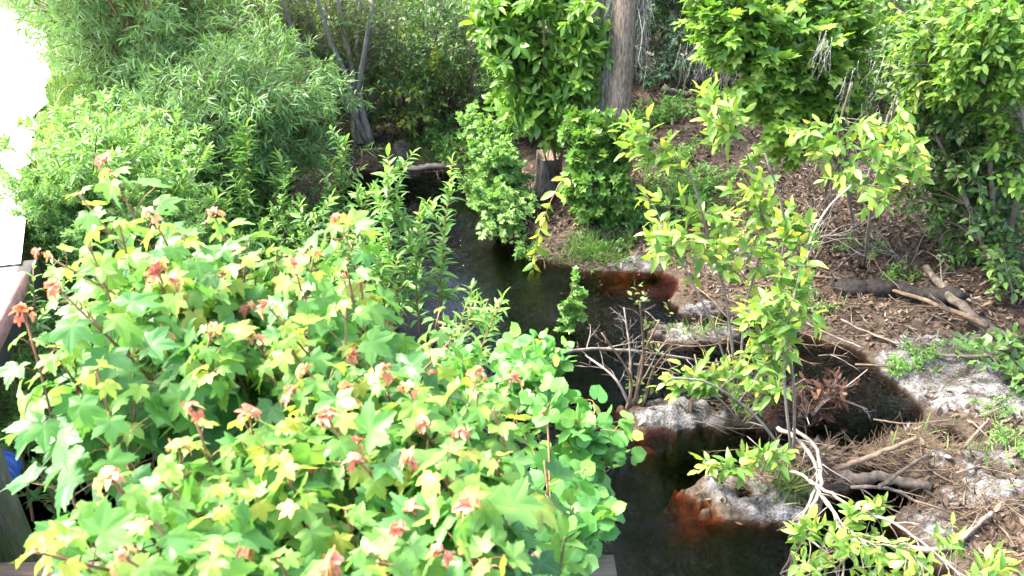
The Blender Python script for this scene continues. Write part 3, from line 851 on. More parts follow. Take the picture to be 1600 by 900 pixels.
STALKS = [((315, 440), (302, 248), 6.2, "leafy stalk left of the tallest stalk, bright yellowish tip", 9), ((388, 440), (386, 198), 6.0, "tallest leafy stalk against the dark willow foliage", 10),
          ((455, 450), (440, 255), 6.3, "leafy stalk standing second right of the tallest stalk", 8), ((520, 430), (541, 222), 6.6, "leafy stalk with its tip against the grey multi-stemmed tree", 9),
          ((575, 440), (565, 300), 6.0, "short leafy stalk between two taller stalks at the creek's left edge", 6), ((632, 500), (606, 245), 5.3, "broad leafy stalk in the middle of the creek edge, side shoots all round", 12),
          ((655, 520), (655, 330), 5.4, "slim leafy stalk close beside the broad stalk", 8), ((682, 500), (707, 252), 5.2, "slender single leafy stalk standing alone before open black water", 2),
          ((480, 470), (490, 330), 5.6, "leafy stalk half hidden by red maple leaves, at the creek's left edge", 8), ((350, 450), (340, 310), 5.7, "short leafy stalk below the tallest stalk", 8),
          ((250, 430), (262, 300), 5.9, "leafy stalk nearest the white road", 8), ((690, 545), (745, 470), 4.6, "drooping leafy stalk with browning lower leaves over black water", 3),
          ((715, 600), (785, 468), 4.0, "leaning leafy stalk over black water just beyond the vine", 2), ((420, 420), (410, 285), 6.8, "small leafy stalk behind the tallest stalk", 7), ((600, 540), (590, 400), 4.9, "leafy stalk right behind the highest maple shoot", 8),
          ((545, 500), (530, 390), 5.0, "low leafy stalk behind the maple's highest shoot", 8)]
for b, t, y, lab, sd in STALKS:
    stalk(b, t, y, lab, .145 if sd > 3 else .125, side=sd + 2, bare=.1 if sd > 3 else .22, tone=.05)
stalk((240, 740), (72, 660), 3.1, "leafy stalk reaching left over the water by the mossy piling", .10, side=3, bare=.3)
stalk((30, 640), (38, 470), 3.2, "bushy leafy stalk hiding the fascia of the bridge deck", .085, side=12, bare=.1)
stalk((75, 640), (88, 430), 3.6, "leafy stalk just off the end of the bridge kerb", .09, side=11, bare=.1)
stalk((40, 660), (52, 455), 3.35, "leafy stalk close against the reddish kerb of the bridge", .085, side=9, bare=.15)
stalk((15, 720), (18, 540), 3.15, "leafy stalk below the bridge kerb at the left picture edge", .085, side=8, bare=.2)
stalk((130, 840), (62, 735), 2.6, "leafy stalk beside the blue drum", .085, side=3, bare=.2)
stalk((230, 700), (250, 560), 3.6, "leafy stalk in the bright water left of the maples", .10, side=7)
stalk((150, 700), (165, 570), 3.9, "leafy stalk standing in the water near the bridge", .10, side=7)

# ---------------- red maples in front
def maple(name_label, base, shoots_T, group="red maple saplings at the near bank"):
    base = np.asarray(base, float)
    root = thing("red_maple", name_label, "maple sapling", base, group)
    top = shoots_T.mean(0)
    top = base * .45 + top * .55 + np.array([0, .05, -.1])
    tr = spline([base, (base + top) / 2 + rng.normal(0, .03, 3), top], 12)[None]
    mb = MB(); tubes(mb, tr, .020, .010, 8); mb.build("trunk", M['brownstem'], root)
    sh = reach(tr, shoots_T, .04, 10, .05, .8)
    mb = MB(); tubes(mb, sh, .0055, .0022, 5); 
    ln = np.linalg.norm(np.diff(sh, axis=1), axis=2).sum(1)
    gl, rl = [[], [], [], [], []], [[], [], [], [], []]
    pet = []
    for p, L in zip(sh, ln):
        hot = rng.random() < .42
        nn = int(min(L * .9, rng.uniform(.36, .6)) / .046)
        t = 1 - np.arange(nn) * .046 / L - .012
        P, T = sample(p[None], t[None]); P, T = P[0], T[0]
        a0 = rng.random() * 6.28
        for i in range(nn):
            for q in (0, 1):
                if rng.random() < .08: continue
                az = a0 + i * 1.57 + q * math.pi + rng.normal(0, .25)
                rd = radial(T[i][None], np.array([az]))[0]
                age = min(1, i / 4.0)
                pl = (.018 + .062 * age) * rng.uniform(.7, 1.3)
                pd = norm(T[i] * (.75 - .45 * age) + rd * .8 + UP * .12)
                m = P[i] + pd * pl * .55 + UP * .004
                e = P[i] + pd * pl - UP * pl * .06
                pet.append(np.array([P[i], m, e]))
                D = norm(rd * rng.uniform(.5, .9) + T[i] * .1 - UP * rng.uniform(.25, .8) + rng.normal(0, .18, 3))
                N = norm(UP * .95 + rd * .35 + rng.normal(0, .28, 3))
                red = (i == 0 and hot)
                s = (.027 + .034 * age) * rng.uniform(.75, 1.2)
                B = rl if red else gl
                if red: s = rng.uniform(.014, .026); D = norm(rd * .5 - UP * .8 + rng.normal(0, .2, 3))
                tint = rng.random() if red else float(np.clip(.86 - .10 * i + rng.normal(0, .17), 0, .98))
                for b, v in zip(B, (e, D, N, s, tint)): b.append(v)
        # bud cluster at the tip
        if hot:
            for q in range(rng.integers(3, 6)):
                az = rng.random() * 6.28
                rd = radial(T[0][None], np.array([az]))[0]
                for b, v in zip(rl, (p[-1] + T[0] * .01, norm(rd * .7 + T[0] * .3 - UP * rng.uniform(-.1, .8)), norm(UP + rng.normal(0, .4, 3)), rng.uniform(.013, .027), rng.random())): b.append(v)
    tubes(mb, np.array(pet), .0014, .0010, 3)
    mb.build("shoots", M['redstem'], root)
    lf = MB(); put_leaves(lf, np.array(gl[0]), np.array(gl[1]), np.array(gl[2]), np.array(gl[3]), LF['maple'], np.array(gl[4])); lf.build("foliage", M['maple'], root)
    yf = MB(); put_leaves(yf, np.array(rl[0]), np.array(rl[1]), np.array(rl[2]), np.array(rl[3]), LF['maple_young'], np.array(rl[4]))
    o = yf.build("young_leaves", M['maple_red'], root); o["label"] = "drooping pinkish red new leaves at the shoot tips"

def depth_of(py):       # how far off the maple canopy is at this height of the view (metres along the ray)
    return float(np.interp(py, [240, 350, 500, 650, 800, 930], [2.05, 1.85, 1.6, 1.38, 1.22, 1.12]))
TIPS = [(120, 300), (235, 335), (185, 345), (65, 395), (140, 385), (285, 365), (90, 450), (38, 490), (110, 510), (75, 835), (55, 862), (115, 800), (90, 558), (150, 575), (215, 600), (165, 252), (335, 338), (530, 345), (460, 415), (540, 470), (340, 452), (272, 440), (545, 545), (600, 578), (510, 655), (440, 705), (590, 655), (692, 722), (748, 612), (175, 748), (250, 748),
        (345, 788), (405, 782), (230, 808), (195, 872), (435, 875), (590, 878), (120, 468), (410, 572), (770, 640), (640, 610), (490, 400), (200, 410), (255, 520), (480, 770), (540, 800), (640, 800), (730, 790), (300, 640),
        (330, 870), (690, 860), (780, 720), (300, 560), (560, 720), (390, 650), (480, 520), (420, 480), (280, 700), (660, 660), (640, 720), (720, 680), (540, 610), (330, 520), (520, 880), (760, 800), (380, 850)]
TIPS = np.array([np.array(far(px, py, depth_of(py) * rng.uniform(.95, 1.12))) for px, py in TIPS])
ex = []
for i in range(150):     # lower shoots that fill the canopy from below
    px, py = rng.uniform(30, 800), rng.uniform(330, 900)
    if py < 330 + abs(px - 380) * .45: continue
    if (px < 300 and py > 540) or (px > 640 and rng.random() < .6): continue
    ex.append(far(px, py, depth_of(py) * rng.uniform(1.02, 1.42)))
TIPS = np.vstack([TIPS, np.array(ex)])
MB_BASES = [((-.95, 1.62, .85), "red maple sapling on the far left of the maple clump, shoots over the water"), ((-.62, 1.72, .85), "red maple sapling second in from the water, reaching highest towards the road"),
            ((-.32, 1.6, .85), "central red maple sapling with the tallest middle shoot"), ((-.48, 1.25, .85), "red maple sapling closest in front, large yellow green leaves"), ((-.08, 1.45, .85), "red maple sapling on the clump's right side beside the round leaved vine")]
cen = np.array([(far(170, 600, 1.6)), (far(250, 400, 1.8)), (far(510, 460, 1.6)), (far(380, 780, 1.2)), (far(680, 720, 1.3))])
own = np.argmin(np.linalg.norm(TIPS[:, None] - cen[None], axis=2), axis=1)
for i, (b, lab) in enumerate(MB_BASES):
    T = TIPS[own == i]
    if len(T): maple(lab, (b[0], b[1], gz(b[0], b[1])), T)

# ---------------- round leaved vine hanging over the near bank, right of the maples
def vine_stems(b, tips, arch=.25):
    return np.array([spline([b, b * .45 + np.array(t) * .55 + UP * arch * np.linalg.norm(np.array(t) - b), t], 14) for t in tips])
gl_ = dict(mat="grape", tmpl=LF['grape'], size=.054, m=4, ang=1.0, up=.0, nup=.8, jit=.45, arr='alt', petiole=.03)
b = np.array([.15, 1.85, .9])
T = cloud([(870, 640, 70, 65, 11, 2.15, 2.5), (945, 680, 45, 60, 9, 2.1, 2.4), (900, 770, 65, 60, 9, 1.85, 2.2), (925, 835, 45, 50, 5, 1.75, 2.0), (860, 850, 60, 45, 6, 1.6, 1.85), (810, 590, 40, 30, 10, 2.3, 2.6)])
spray_plant("grape_vine", "rambling vine with round bright green leaves hanging over the black water", "vine", b,
            vine_stems(b, [at_y(930, 640, 2.3), at_y(900, 780, 2.0), at_y(850, 600, 2.4), at_y(850, 720, 2.0), at_y(930, 830, 1.85)], .2), T, "redstem", gl_, (.006, .003), .003, 1, (.08, .2), .3)
b = np.array([-.15, 1.95, .9])
T = cloud([(700, 580, 60, 40, 11, 2.6, 3.0), (790, 595, 65, 45, 12, 2.5, 2.9), (830, 570, 45, 25, 12, 2.7, 3.0), (690, 640, 60, 40, 16, 2.4, 2.7)])
spray_plant("grape_vine", "vine with small round leaves behind the maples, topped by a pale upright shoot", "vine", b,
            vine_stems(b, [at_y(700, 570, 2.9), at_y(800, 590, 2.8), at_y(850, 570, 2.9)], .2), T, "redstem", dict(gl_, size=.046), (.006, .003), .003, 2, (.08, .18), .25)
# broad leaved sprout at the lower edge
b = np.array([.12, 1.62, .9]); t = at_y(884, 815, 1.55)
root = thing("broad_leaf_sprout", "sprout of long broad upright green leaves at the lower picture edge", "sprout", b)
p = spline([b, (b + t) / 2 + [.0, .03, 0], t - UP * .06], 10)[None]
mb = MB(); tubes(mb, p, .007, .004, 6); mb.build("stem", M['greenstem'], root)
lf = MB(); leaves_on(lf, p, 5, LF['lance_hi'], .15, .55, 1, .65, 'opp', .25, .3, .3, True, shrink=.2); lf.build("foliage", M['pad'], root)
# small leafy sprig standing in the creek, drooping yellow-green branch over the water
root_b = at(893, 520, 0)
T = cloud([(900, 470, 22, 38, 16, root_b[1] - .05, root_b[1] + .12), (890, 510, 12, 18, 5, root_b[1] - .05, root_b[1] + .05)])
spray_plant("leafy_sprig", "small light green sprig standing by itself in the black creek", "plant", root_b, np.array([spline([root_b - UP * .1, at_y(885, 490, root_b[1]), at_y(897, 440, root_b[1])], 10)]), T, "redstem",
            dict(mat="seedling", tmpl=LF['ivy'], size=.05, m=5, ang=.9, up=.1, nup=.8, arr='alt'), (.005, .003), .002, 2, (.05, .1), .15)
y_ = at(850, 330, .2)[1] - 1.0
st = px_path([(905, 262, y_ + .7), (876, 285, y_ + .3), (850, 340, y_), (838, 385, y_ - .1), (832, 430, y_ - .15)])
root = thing("hanging_branch", "yellow green leafy branch drooping over the water in front of the stump", "branch", st[0])
mb = MB(); tubes(mb, st, .006, .002, 5); mb.build("stem", M['redstem'], root)
lf = MB(); leaves_on(lf, st[None], 13, LF['ellip_hi'], .17, .15, 1, .8, 'opp', -.15, .6, .4, True, tintf=lambda P, t: rng.uniform(.3, .9, t.shape)); lf.build("foliage", M['yellow'], root)

# ---------------- stump, mossy trunk, tall shrub and creeper on the far bank point
sb_ = at(855, 306, .16); sb_[2] = gz(sb_[0], sb_[1])
root = thing("tree_stump", "short furrowed grey tree stump with a ragged cut top on the far bank", "stump", sb_)
zt = at_y(855, 245, sb_[1])[2]
n = 28; hh = np.linspace(-.08, 1, 12)
a = np.arange(n) / n * 6.28
fl = np.random.default_rng(5)
rough = 1 + .05 * np.sin(a * 9 + 1) * 1.6 + .05 * np.sin(a * 14 + 2) + fl.normal(0, .02, n)
top = np.where(np.cos(a - 2.4) > .55, .06, 0) + np.where(np.cos(a - .6) > .7, .05, 0) + fl.normal(0, .008, n)
V = []
for h in hh:
    r = .135 * (1 + .35 * (1 - max(h, 0)) ** 4) * rough * (1 + fl.normal(0, .01, n))
    z = sb_[2] + h * (zt - sb_[2]) + (top if h > .95 else 0)
    V.append(np.stack([sb_[0] + r * np.cos(a), sb_[1] + r * np.sin(a), np.broadcast_to(z, (n,))], 1))
V = np.concatenate(V); j = np.arange(n)
q = np.concatenate([np.stack([i * n + j, i * n + (j + 1) % n, (i + 1) * n + (j + 1) % n, (i + 1) * n + j], 1) for i in range(len(hh) - 1)])
MB().add(V, q).build("bark", M['stumpbark'], root)
ring_o = V[-n:]; ring_i = ring_o * .3 + np.array([sb_[0], sb_[1], zt - .03]) * .7; ring_i[:, 2] = zt - .035 + fl.normal(0, .01, n)
W = np.vstack([ring_o, ring_i, [[sb_[0], sb_[1], zt - .04]]])
MB().add(W, [np.stack([j, (j + 1) % n, n + (j + 1) % n, n + j], 1), np.stack([n + j, n + (j + 1) % n, np.full(n, 2 * n)], 1)]).build("cut_face", M['cut'], root, smooth=False)

def moss_strands(name, label, anchors, L, n, spread, group=None, r=.0035):
    A = np.asarray(anchors, float)
    i = rng.integers(0, len(A), n)
    P = A[i] + rng.normal(0, 1, (n, 3)) * spread
    D = np.tile([0, 0, -1.0], (n, 1)) + rng.normal(0, .2, (n, 3))
    p = grow(P, D, rng.uniform(L[0], L[1], n), 10, 2.2, .2)
    tl = branch(p, 4, .1, 1, .8, (.03, .07), 3, .6, .3, -.2)
    mb = MB(); tubes(mb, p, r, r * .5, 3); tubes(mb, tl, r * .7, r * .4, 3)
    return tag(mb.build(name, M['moss'], origin=A.mean(0)), label, "hanging moss", group)

tb = at(949, 325, .25); tb[2] = gz(tb[0], tb[1])
root = thing("mossy_tree", "straight bare grey brown tree trunk draped with hanging moss on the far bank", "tree", tb)
tz = np.array([-.1, .05, .2, .5, 1, 1.6, 2.4, 3.4, 4.6, 6, 7.6, 9.2])
tp = np.stack([tb[0] + .022 * tz + .02 * np.sin(tz * 1.3), tb[1] + .01 * tz, tb[2] + tz], 1)
k = 40; n = 22
pp = spline(tp, k); a = np.arange(n) / n * 6.28
zz = pp[:, 2] - tb[2]
rad = np.interp(zz, [0, .25, .6, 2.5, 5, 9.2], [.205, .155, .134, .124, .105, .055])
ru = 1 + .045 * np.sin(a * 8)[None] + .02 * np.sin(a * 13 + 1)[None] + fl.normal(0, .012, (k, n)) + .06 * np.maximum(0, 1 - zz / .5)[:, None] * np.sin(a * 5)[None]
V = np.stack([pp[:, 0:1] + rad[:, None] * ru * np.cos(a), pp[:, 1:2] + rad[:, None] * ru * np.sin(a), np.broadcast_to(pp[:, 2:3], (k, n))], -1)
j = np.arange(n)
q = np.concatenate([np.stack([i * n + j, i * n + (j + 1) % n, (i + 1) * n + (j + 1) % n, (i + 1) * n + j], 1) for i in range(k - 1)])
MB().add(V, q).build("trunk", M['trunk'], root)
lim = branch(tp[None, 8:], 12, .3, 1, 1.0, (1.6, 2.5), 8, .1, .1, .25); mb = MB(); tubes(mb, lim, .045, .012, 6); mb.build("limbs", M['trunk'], root)
b2 = branch(lim, 9, .3, 1, .8, (.5, 1.0), 5, .2, .12, .1); tw2 = branch(b2, 5, .2, 1, .7, (.25, .5), 4, .2, .1, .1)
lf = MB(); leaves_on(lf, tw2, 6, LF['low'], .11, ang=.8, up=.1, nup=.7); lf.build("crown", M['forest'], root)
tax = lambda z: np.array([np.interp(z, pp[:, 2], pp[:, 0]), np.interp(z, pp[:, 2], pp[:, 1])])
anc = [(*(tax(z) + np.array([-.15, -.01])), z) for z in np.linspace(1.35, 3.3, 24)]
moss_strands("hanging_moss", "long grey beard of moss down the left side of the bare trunk", anc, (.2, .6), 200, (.016, .03, .05))
zt_ = at_y(998, 0, tb[1] - .1)[2]
anc = [(*at_y(1008, -20, tb[1] - .0)[:2], z) for z in np.linspace(zt_ - .3, zt_ + .7, 8)]
moss_strands("hanging_moss", "thin free strand of grey moss hanging right of the bare trunk", anc, (.25, .6), 130, (.014, .03, .05), r=.004)

# tall big-leaved shrub left of the trunk
b = np.array([.30, 8.15, 0]); b[2] = gz(b[0], b[1])
st = np.array([px_path([(868, 275, 8.2), (862, 180, 8.1), (820, 60, 8.0), (800, -60, 8.0)]), px_path([(876, 270, 8.2), (880, 160, 8.1), (882, 40, 8.0), (880, -80, 8.0)]), px_path([(884, 270, 8.2), (900, 170, 8.0), (905, 60, 7.9), (915, -40, 7.9)]),
               px_path([(862, 280, 8.2), (835, 190, 8.0), (790, 90, 7.9), (760, 10, 7.9)]), px_path([(872, 272, 8.2), (850, 150, 7.9), (850, 50, 7.8), (840, -60, 7.8)])])
T = cloud([(850, 60, 85, 75, 80, 7.7, 8.5), (880, 150, 55, 70, 55, 7.7, 8.4), (810, 110, 50, 70, 34, 7.8, 8.5), (770, 20, 30, 40, 16, 7.8, 8.5), (905, 90, 25, 80, 24, 7.6, 7.9), (850, 175, 45, 30, 20, 7.8, 8.2), (860, -40, 90, 40, 26, 7.8, 8.5)])
spray_plant("tall_shrub", "tall shrub of large glossy green leaves on dark stems left of the trunk", "shrub", b, st, T, "brownstem", dict(mat="bright", tmpl=LF['ellip_hi'], size=.165, m=5, ang=.9, up=-.05, nup=.6, jit=.4, arr='opp'), (.014, .006), .004, 1, (.15, .42), .4)
# creeper round the trunk foot and on the point
b = np.array([1.0, 7.45, 0]); b[2] = gz(b[0], b[1])
T = cloud([(928, 245, 34, 45, 50, 7.2, 7.7), (930, 200, 35, 30, 24, 7.3, 7.6), (930, 305, 40, 30, 44, 7.0, 7.6), (950, 290, 40, 50, 40, 7.1, 7.6), (905, 195, 20, 25, 14, 7.3, 7.7), (960, 220, 20, 40, 14, 7.3, 7.5)])
spray_plant("creeper", "lobed leaved creeper heaped around the foot of the bare trunk", "creeper", b, fan(b, 8, .5, (.6, 1.2), 8, .1, .1, .1, (-.1, -.1)), T, "brownstem", dict(mat="creeper", tmpl=LF['ivy'], size=.085, m=6, ang=1.0, up=0, nup=.7, jit=.4, arr='alt', petiole=.02), (.006, .003), .003, 2, (.1, .2), .3, each=0)
# pale fine bush left of the stump, hanging over the water
b = np.array([-.1, 8.1, 0]); b[2] = gz(b[0], b[1])
T = cloud([(785, 260, 32, 50, 56, 7.6, 8.3), (790, 330, 40, 40, 45, 7.2, 7.8), (812, 350, 22, 35, 18, 7.1, 7.5), (760, 240, 30, 40, 24, 7.9, 8.5), (765, 370, 20, 12, 8, 6.9, 7.2), (745, 190, 25, 30, 12, 8.2, 8.8)])
spray_plant("waterside_shrub", "pale small leaved shrub spilling over the water beside the stump", "shrub", b, fan(b, 10, .6, (.5, 1.1), 8, .4, .1, .15, (-.1, -.2)), T, "brownstem", dict(mat="herb", tmpl=LF['ivy'], size=.058, m=7, ang=.9, up=0, nup=.8, jit=.4, arr='alt'), (.006, .003), .003, 3, (.12, .24), .35, each=0)

# ---------------- grey multi-stemmed tree at the head of the creek
b = gp(560, 226)
st = np.array([px_path([(555 + i * 5, 224, b[1]), (x1, y1, b[1] + dy), (x2, y2, b[1] + dy * 2), (x3, -90, b[1] + dy * 3)]) for i, (x1, y1, x2, y2, x3, dy) in enumerate([
    (545, 130, 515, 60, 470, -.1), (552, 120, 535, 40, 510, 0), (540, 140, 500, 70, 440, .15), (560, 130, 560, 40, 575, .1), (535, 150, 480, 90, 400, -.2), (562, 150, 570, 80, 600, -.1)])])
T = cloud([(480, 60, 110, 80, 90, b[1] - .15, b[1] + 1.2), (400, 40, 70, 60, 40, b[1] - .3, b[1] + 1.0), (590, 50, 60, 60, 50, b[1] - .2, b[1] + 1.0), (560, 150, 50, 60, 34, b[1] - .1, b[1] + .5), (500, 130, 50, 40, 26, b[1] - .1, b[1] + .4), (500, -50, 130, 50, 60, b[1] - .8, b[1] + .8)])
spray_plant("multistem_willow", "grey multi-stemmed tree with sparse narrow olive leaves at the creek's head", "tree", b, st, T, "silverstem", dict(mat="olive", tmpl=LF['low_narrow'], size=.11, m=7, ang=.7, up=-.15, nup=.5, jit=.5, arr='alt'), (.055, .025), .006, 4, (.2, .45), .6, crown="crown", stemname="trunk", subdroop=.7)
# yellowish sapling further back
b = gp(640, 215)
st = np.array([px_path([(640, 215, b[1]), (642, 140, b[1]), (632, 60, b[1]), (640, 10, b[1])]), px_path([(645, 215, b[1]), (665, 150, b[1] - .2), (690, 100, b[1] - .3)])])
T = cloud([(650, 80, 40, 50, 26, b[1] - .4, b[1] + .3), (640, 175, 55, 30, 22, b[1] - .8, b[1]), (680, 110, 35, 25, 12, b[1] - .4, b[1])])
spray_plant("yellowing_sapling", "thin sapling with yellow green leaves standing behind the creek's head", "sapling", b, st, T, "palestem", dict(mat="yellow", tmpl=LF['ellip'], size=.11, m=4, ang=.9, up=0, nup=.8, arr='alt'), (.012, .006), .004, 1, (.12, .25), .3)
# root hummock and drift at the head of the creek
b = gp(627, 262)
mb = MB(); n = 20; a = np.arange(n) / n * 6.28; V = []
for h, r in zip(np.linspace(-.05, .34, 8), (.22, .2, .17, .15, .13, .11, .08, .03)):
    rr = r * (1 + .12 * np.sin(a * 4 + h * 9) + fl.normal(0, .05, n)); V.append(np.stack([b[0] + rr * np.cos(a) * 1.1, b[1] + .15 + rr * np.sin(a), np.full(n, b[2] + h)], 1))
j = np.arange(n); V = np.concatenate(V)
mb.add(V, [np.concatenate([np.stack([i * n + j, i * n + (j + 1) % n, (i + 1) * n + (j + 1) % n, (i + 1) * n + j], 1) for i in range(7)]), (7 * n + j)[None]])
tag(mb.build("rotten_stump", M['hummock'], origin=b), "low grey rotten stump at the water's edge under the multi-stemmed tree", "stump")

# ---------------- saplings on the sandy hummocks at right
yl = dict(mat="yellow", tmpl=LF['ellip_hi'], size=.115, m=3, ang=.85, up=-.05, nup=.65, jit=.5, arr='alt', tintf=lambda P, t: np.clip(rng.normal(.30, .17, t.shape) + .2 * t, 0, 1))
gl2 = dict(yl, tintf=lambda P, t: np.clip(rng.normal(.16, .12, t.shape) + .15 * t, 0, 1))
y0 = at(1150, 600, .1)[1]
st = np.array([px_path([(1150, 600, y0), (1135, 470, y0), (1108, 375, y0 + .05), (1075, 268, y0 + .05), (1020, 222, y0)]), px_path([(1155, 600, y0), (1165, 480, y0 + .1), (1190, 380, y0 + .15), (1175, 260, y0 + .1), (1120, 180, y0 + .1)]),
               px_path([(1145, 600, y0), (1110, 500, y0 - .1), (1060, 400, y0 - .1), (1030, 350, y0 - .1)])])
T = cloud([(985, 215, 22, 32, 9, y0 - .05, y0 + .15), (1035, 245, 30, 25, 8, y0 - .05, y0 + .15), (1130, 185, 30, 45, 14, y0, y0 + .2), (1165, 310, 50, 45, 12, y0 - .1, y0 + .3), (1060, 385, 55, 45, 14, y0 - .3, y0 + .1), (1180, 400, 60, 55, 16, y0 - .1, y0 + .3), (1110, 340, 30, 30, 9, y0, y0 + .2), (1030, 330, 30, 40, 8, y0, y0 + .2)])
spray_plant("yellow_sapling", "sparse sapling on the sand with bare pale leaning stems and yellowed leaf tufts", "sapling", at(1150, 600, .1), st, T, "palestem", yl, (.011, .005), .003, 1, (.06, .14), .16, arch=.02)
y0 = at(1240, 722, .12)[1]
st = np.array([px_path([(1240, 722, y0), (1240, 600, y0), (1218, 470, y0 + .05), (1225, 340, y0 + .1), (1195, 240, y0 + .1)]), px_path([(1238, 722, y0), (1225, 560, y0 - .05), (1258, 400, y0), (1290, 330, y0 + .1), (1330, 290, y0 + .2)]),
               px_path([(1236, 722, y0), (1180, 650, y0 - .1), (1110, 600, y0 - .2), (1050, 590, y0 - .25)])])
T = cloud([(1225, 470, 50, 60, 14, y0 - .2, y0 + .2), (1205, 540, 40, 60, 16, y0 - .15, y0 + .15), (1240, 360, 40, 40, 12, y0, y0 + .2), (1265, 440, 20, 25, 6, y0 - .1, y0 + .2), (1180, 500, 30, 30, 8, y0, y0 + .2)])
spray_plant("green_sapling", "slender green leaved sapling rising from the grassy hummock in the right channel", "sapling", at(1240, 722, .1), st, T, "greystem", dict(gl2, size=.10), (.010, .005), .003, 1, (.06, .14), .16, arch=.03)
y0 = at(1140, 640, .1)[1]
b = at(1160, 650, .1)
T = cloud([(1090, 595, 65, 22, 15, y0 - .2, y0 + .1), (1160, 575, 60, 25, 12, y0 - .1, y0 + .2), (1050, 600, 25, 15, 5, y0 - .2, y0), (1195, 610, 30, 20, 7, y0 - .2, y0)])
spray_plant("low_shrub", "low spreading shrub with smooth oval leaves on the middle sand island", "shrub", b, fan(b, 6, 1.0, (.3, .55), 6, .3, .08, .05, (-.3, 0)), T, "greystem", dict(gl2, size=.10), (.006, .003), .003, 1, (.06, .12), .16)
b = at(1235, 740, .12)
T = cloud([(1150, 722, 60, 16, 12, b[1] - .2, b[1] + .0), (1205, 712, 30, 14, 7, b[1] - .2, b[1]), (1110, 735, 25, 10, 4, b[1] - .2, b[1])])
spray_plant("low_shrub", "low leafy branch reaching left over black water from the grassy hummock", "shrub", b, fan(b, 3, .6, (.25, .4), 6, .4, .05, .04, (-1.2, -.2)), T, "palestem", dict(gl2, size=.105), (.006, .003), .003, 0, (.06, .12), .16)
# big drooping light leaves at right centre
b = gp(1345, 420)
y0 = 5.0
st = np.array([px_path([(1345, 420, b[1]), (1330, 330, y0 + .6), (1310, 220, y0 + .3), (1330, 130, y0 + .1)]), px_path([(1350, 420, b[1]), (1365, 300, y0 + .5), (1390, 200, y0 + .3), (1400, 150, y0)])])
T = cloud([(1385, 210, 45, 45, 15, y0 - .3, y0 + .4), (1380, 285, 45, 50, 17, y0 - .3, y0 + .4), (1300, 250, 35, 45, 10, y0 - .2, y0 + .3), (1420, 250, 25, 40, 12, y0 - .2, y0 + .3), (1275, 210, 35, 25, 10, y0, y0 + .4)])
spray_plant("light_sapling", "sapling with large drooping light green oval leaves before the dark oak shrubs", "sapling", b, st, T, "palestem", dict(gl2, size=.115, up=-.25), (.014, .006), .003, 1, (.06, .14), .2, arch=.05)

# light lobed-leaf tree, upper right
b = np.array([3.9, 7.9, 0]); b[2] = gz(b[0], b[1])
st = np.array([px_path([(1330, 330, 7.9), (1320, 200, 7.6), (1290, 90, 7.2), (1250, -60, 7.0)]), px_path([(1335, 330, 7.9), (1290, 220, 7.2), (1200, 130, 6.6), (1120, 60, 6.4)]), px_path([(1340, 330, 7.9), (1390, 180, 7.6), (1440, 60, 7.4), (1460, -60, 7.4)])])
T = cloud([(1210, 60, 110, 65, 110, 6.2, 7.2), (1130, 40, 50, 40, 34, 6.2, 6.8), (1260, 130, 75, 55, 70, 6.3, 7.2), (1190, 150, 60, 45, 44, 6.2, 6.8), (1300, 40, 80, 60, 60, 6.6, 7.4), (1230, 215, 55, 35, 36, 6.1, 6.7), (1330, 130, 40, 60, 26, 6.4, 7.2), (1180, -40, 120, 40, 40, 6.3, 7.2)])
spray_plant("sweetgum_tree", "young tree with layered light green lobed leaves, upper right of the bare trunk", "tree", b, st, T, "greystem", dict(mat="sweet", tmpl=LF['ivy'], size=.10, m=5, ang=.9, up=-.05, nup=.95, jit=.25, arr='alt', petiole=.02), (.03, .012), .005, 2, (.12, .28), .35, crown="crown", stemname="trunk", subup=.05)
# dark oaks on the right
oak = dict(mat="oak", tmpl=LF['ellip'], size=.085, m=6, ang=.9, up=0, nup=.8, jit=.4, arr='alt')
b = gp(1560, 430)
st = np.array([px_path([(1560, 430, b[1]), (1550, 300, b[1]), (1540, 150, b[1] - .2), (1530, -40, b[1] - .2)]), px_path([(1565, 430, b[1]), (1600, 250, b[1] - .3), (1630, 60, b[1] - .4)]), px_path([(1555, 430, b[1]), (1500, 290, b[1]), (1450, 180, b[1] + .1), (1420, 60, b[1] + .1)])])
T = cloud([(1500, 60, 110, 70, 130, b[1] - .5, b[1] + .9), (1560, 170, 70, 80, 64, b[1] - .3, b[1] + .9), (1470, 200, 60, 60, 60, b[1], b[1] + 1.0), (1450, 310, 60, 35, 26, b[1] + .2, b[1] + 1.2), (1560, 290, 60, 45, 24, b[1], b[1] + .8), (1560, -30, 90, 50, 50, b[1] - .4, b[1] + .6), (1560, 240, 70, 70, 26, b[1] - .5, b[1] + .3), (1480, 280, 60, 50, 18, b[1], b[1] + .6), (1450, 120, 60, 80, 44, b[1] - .2, b[1] + .6), (1545, 350, 60, 45, 16, b[1] - .3, b[1] + .4), (1590, 400, 30, 40, 8, b[1] - .2, b[1] + .4)])
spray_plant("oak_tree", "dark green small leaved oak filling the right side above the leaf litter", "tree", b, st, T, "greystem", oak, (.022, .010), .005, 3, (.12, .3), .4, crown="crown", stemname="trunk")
T = cloud([(1540, 40, 70, 50, 40, b[1] - .9, b[1] - .4), (1580, 120, 40, 60, 26, b[1] - .9, b[1] - .4), (1490, 110, 50, 40, 26, b[1] - .8, b[1] - .3), (1590, 290, 16, 10, 3, b[1] - .9, b[1] - .6), (1440, 40, 50, 50, 30, b[1] - .5, b[1] - .1), (1560, 200, 40, 40, 14, b[1] - .7, b[1] - .3), (1420, 120, 40, 40, 20, b[1] - .4, b[1])])
b2_ = gp(1620, 440)
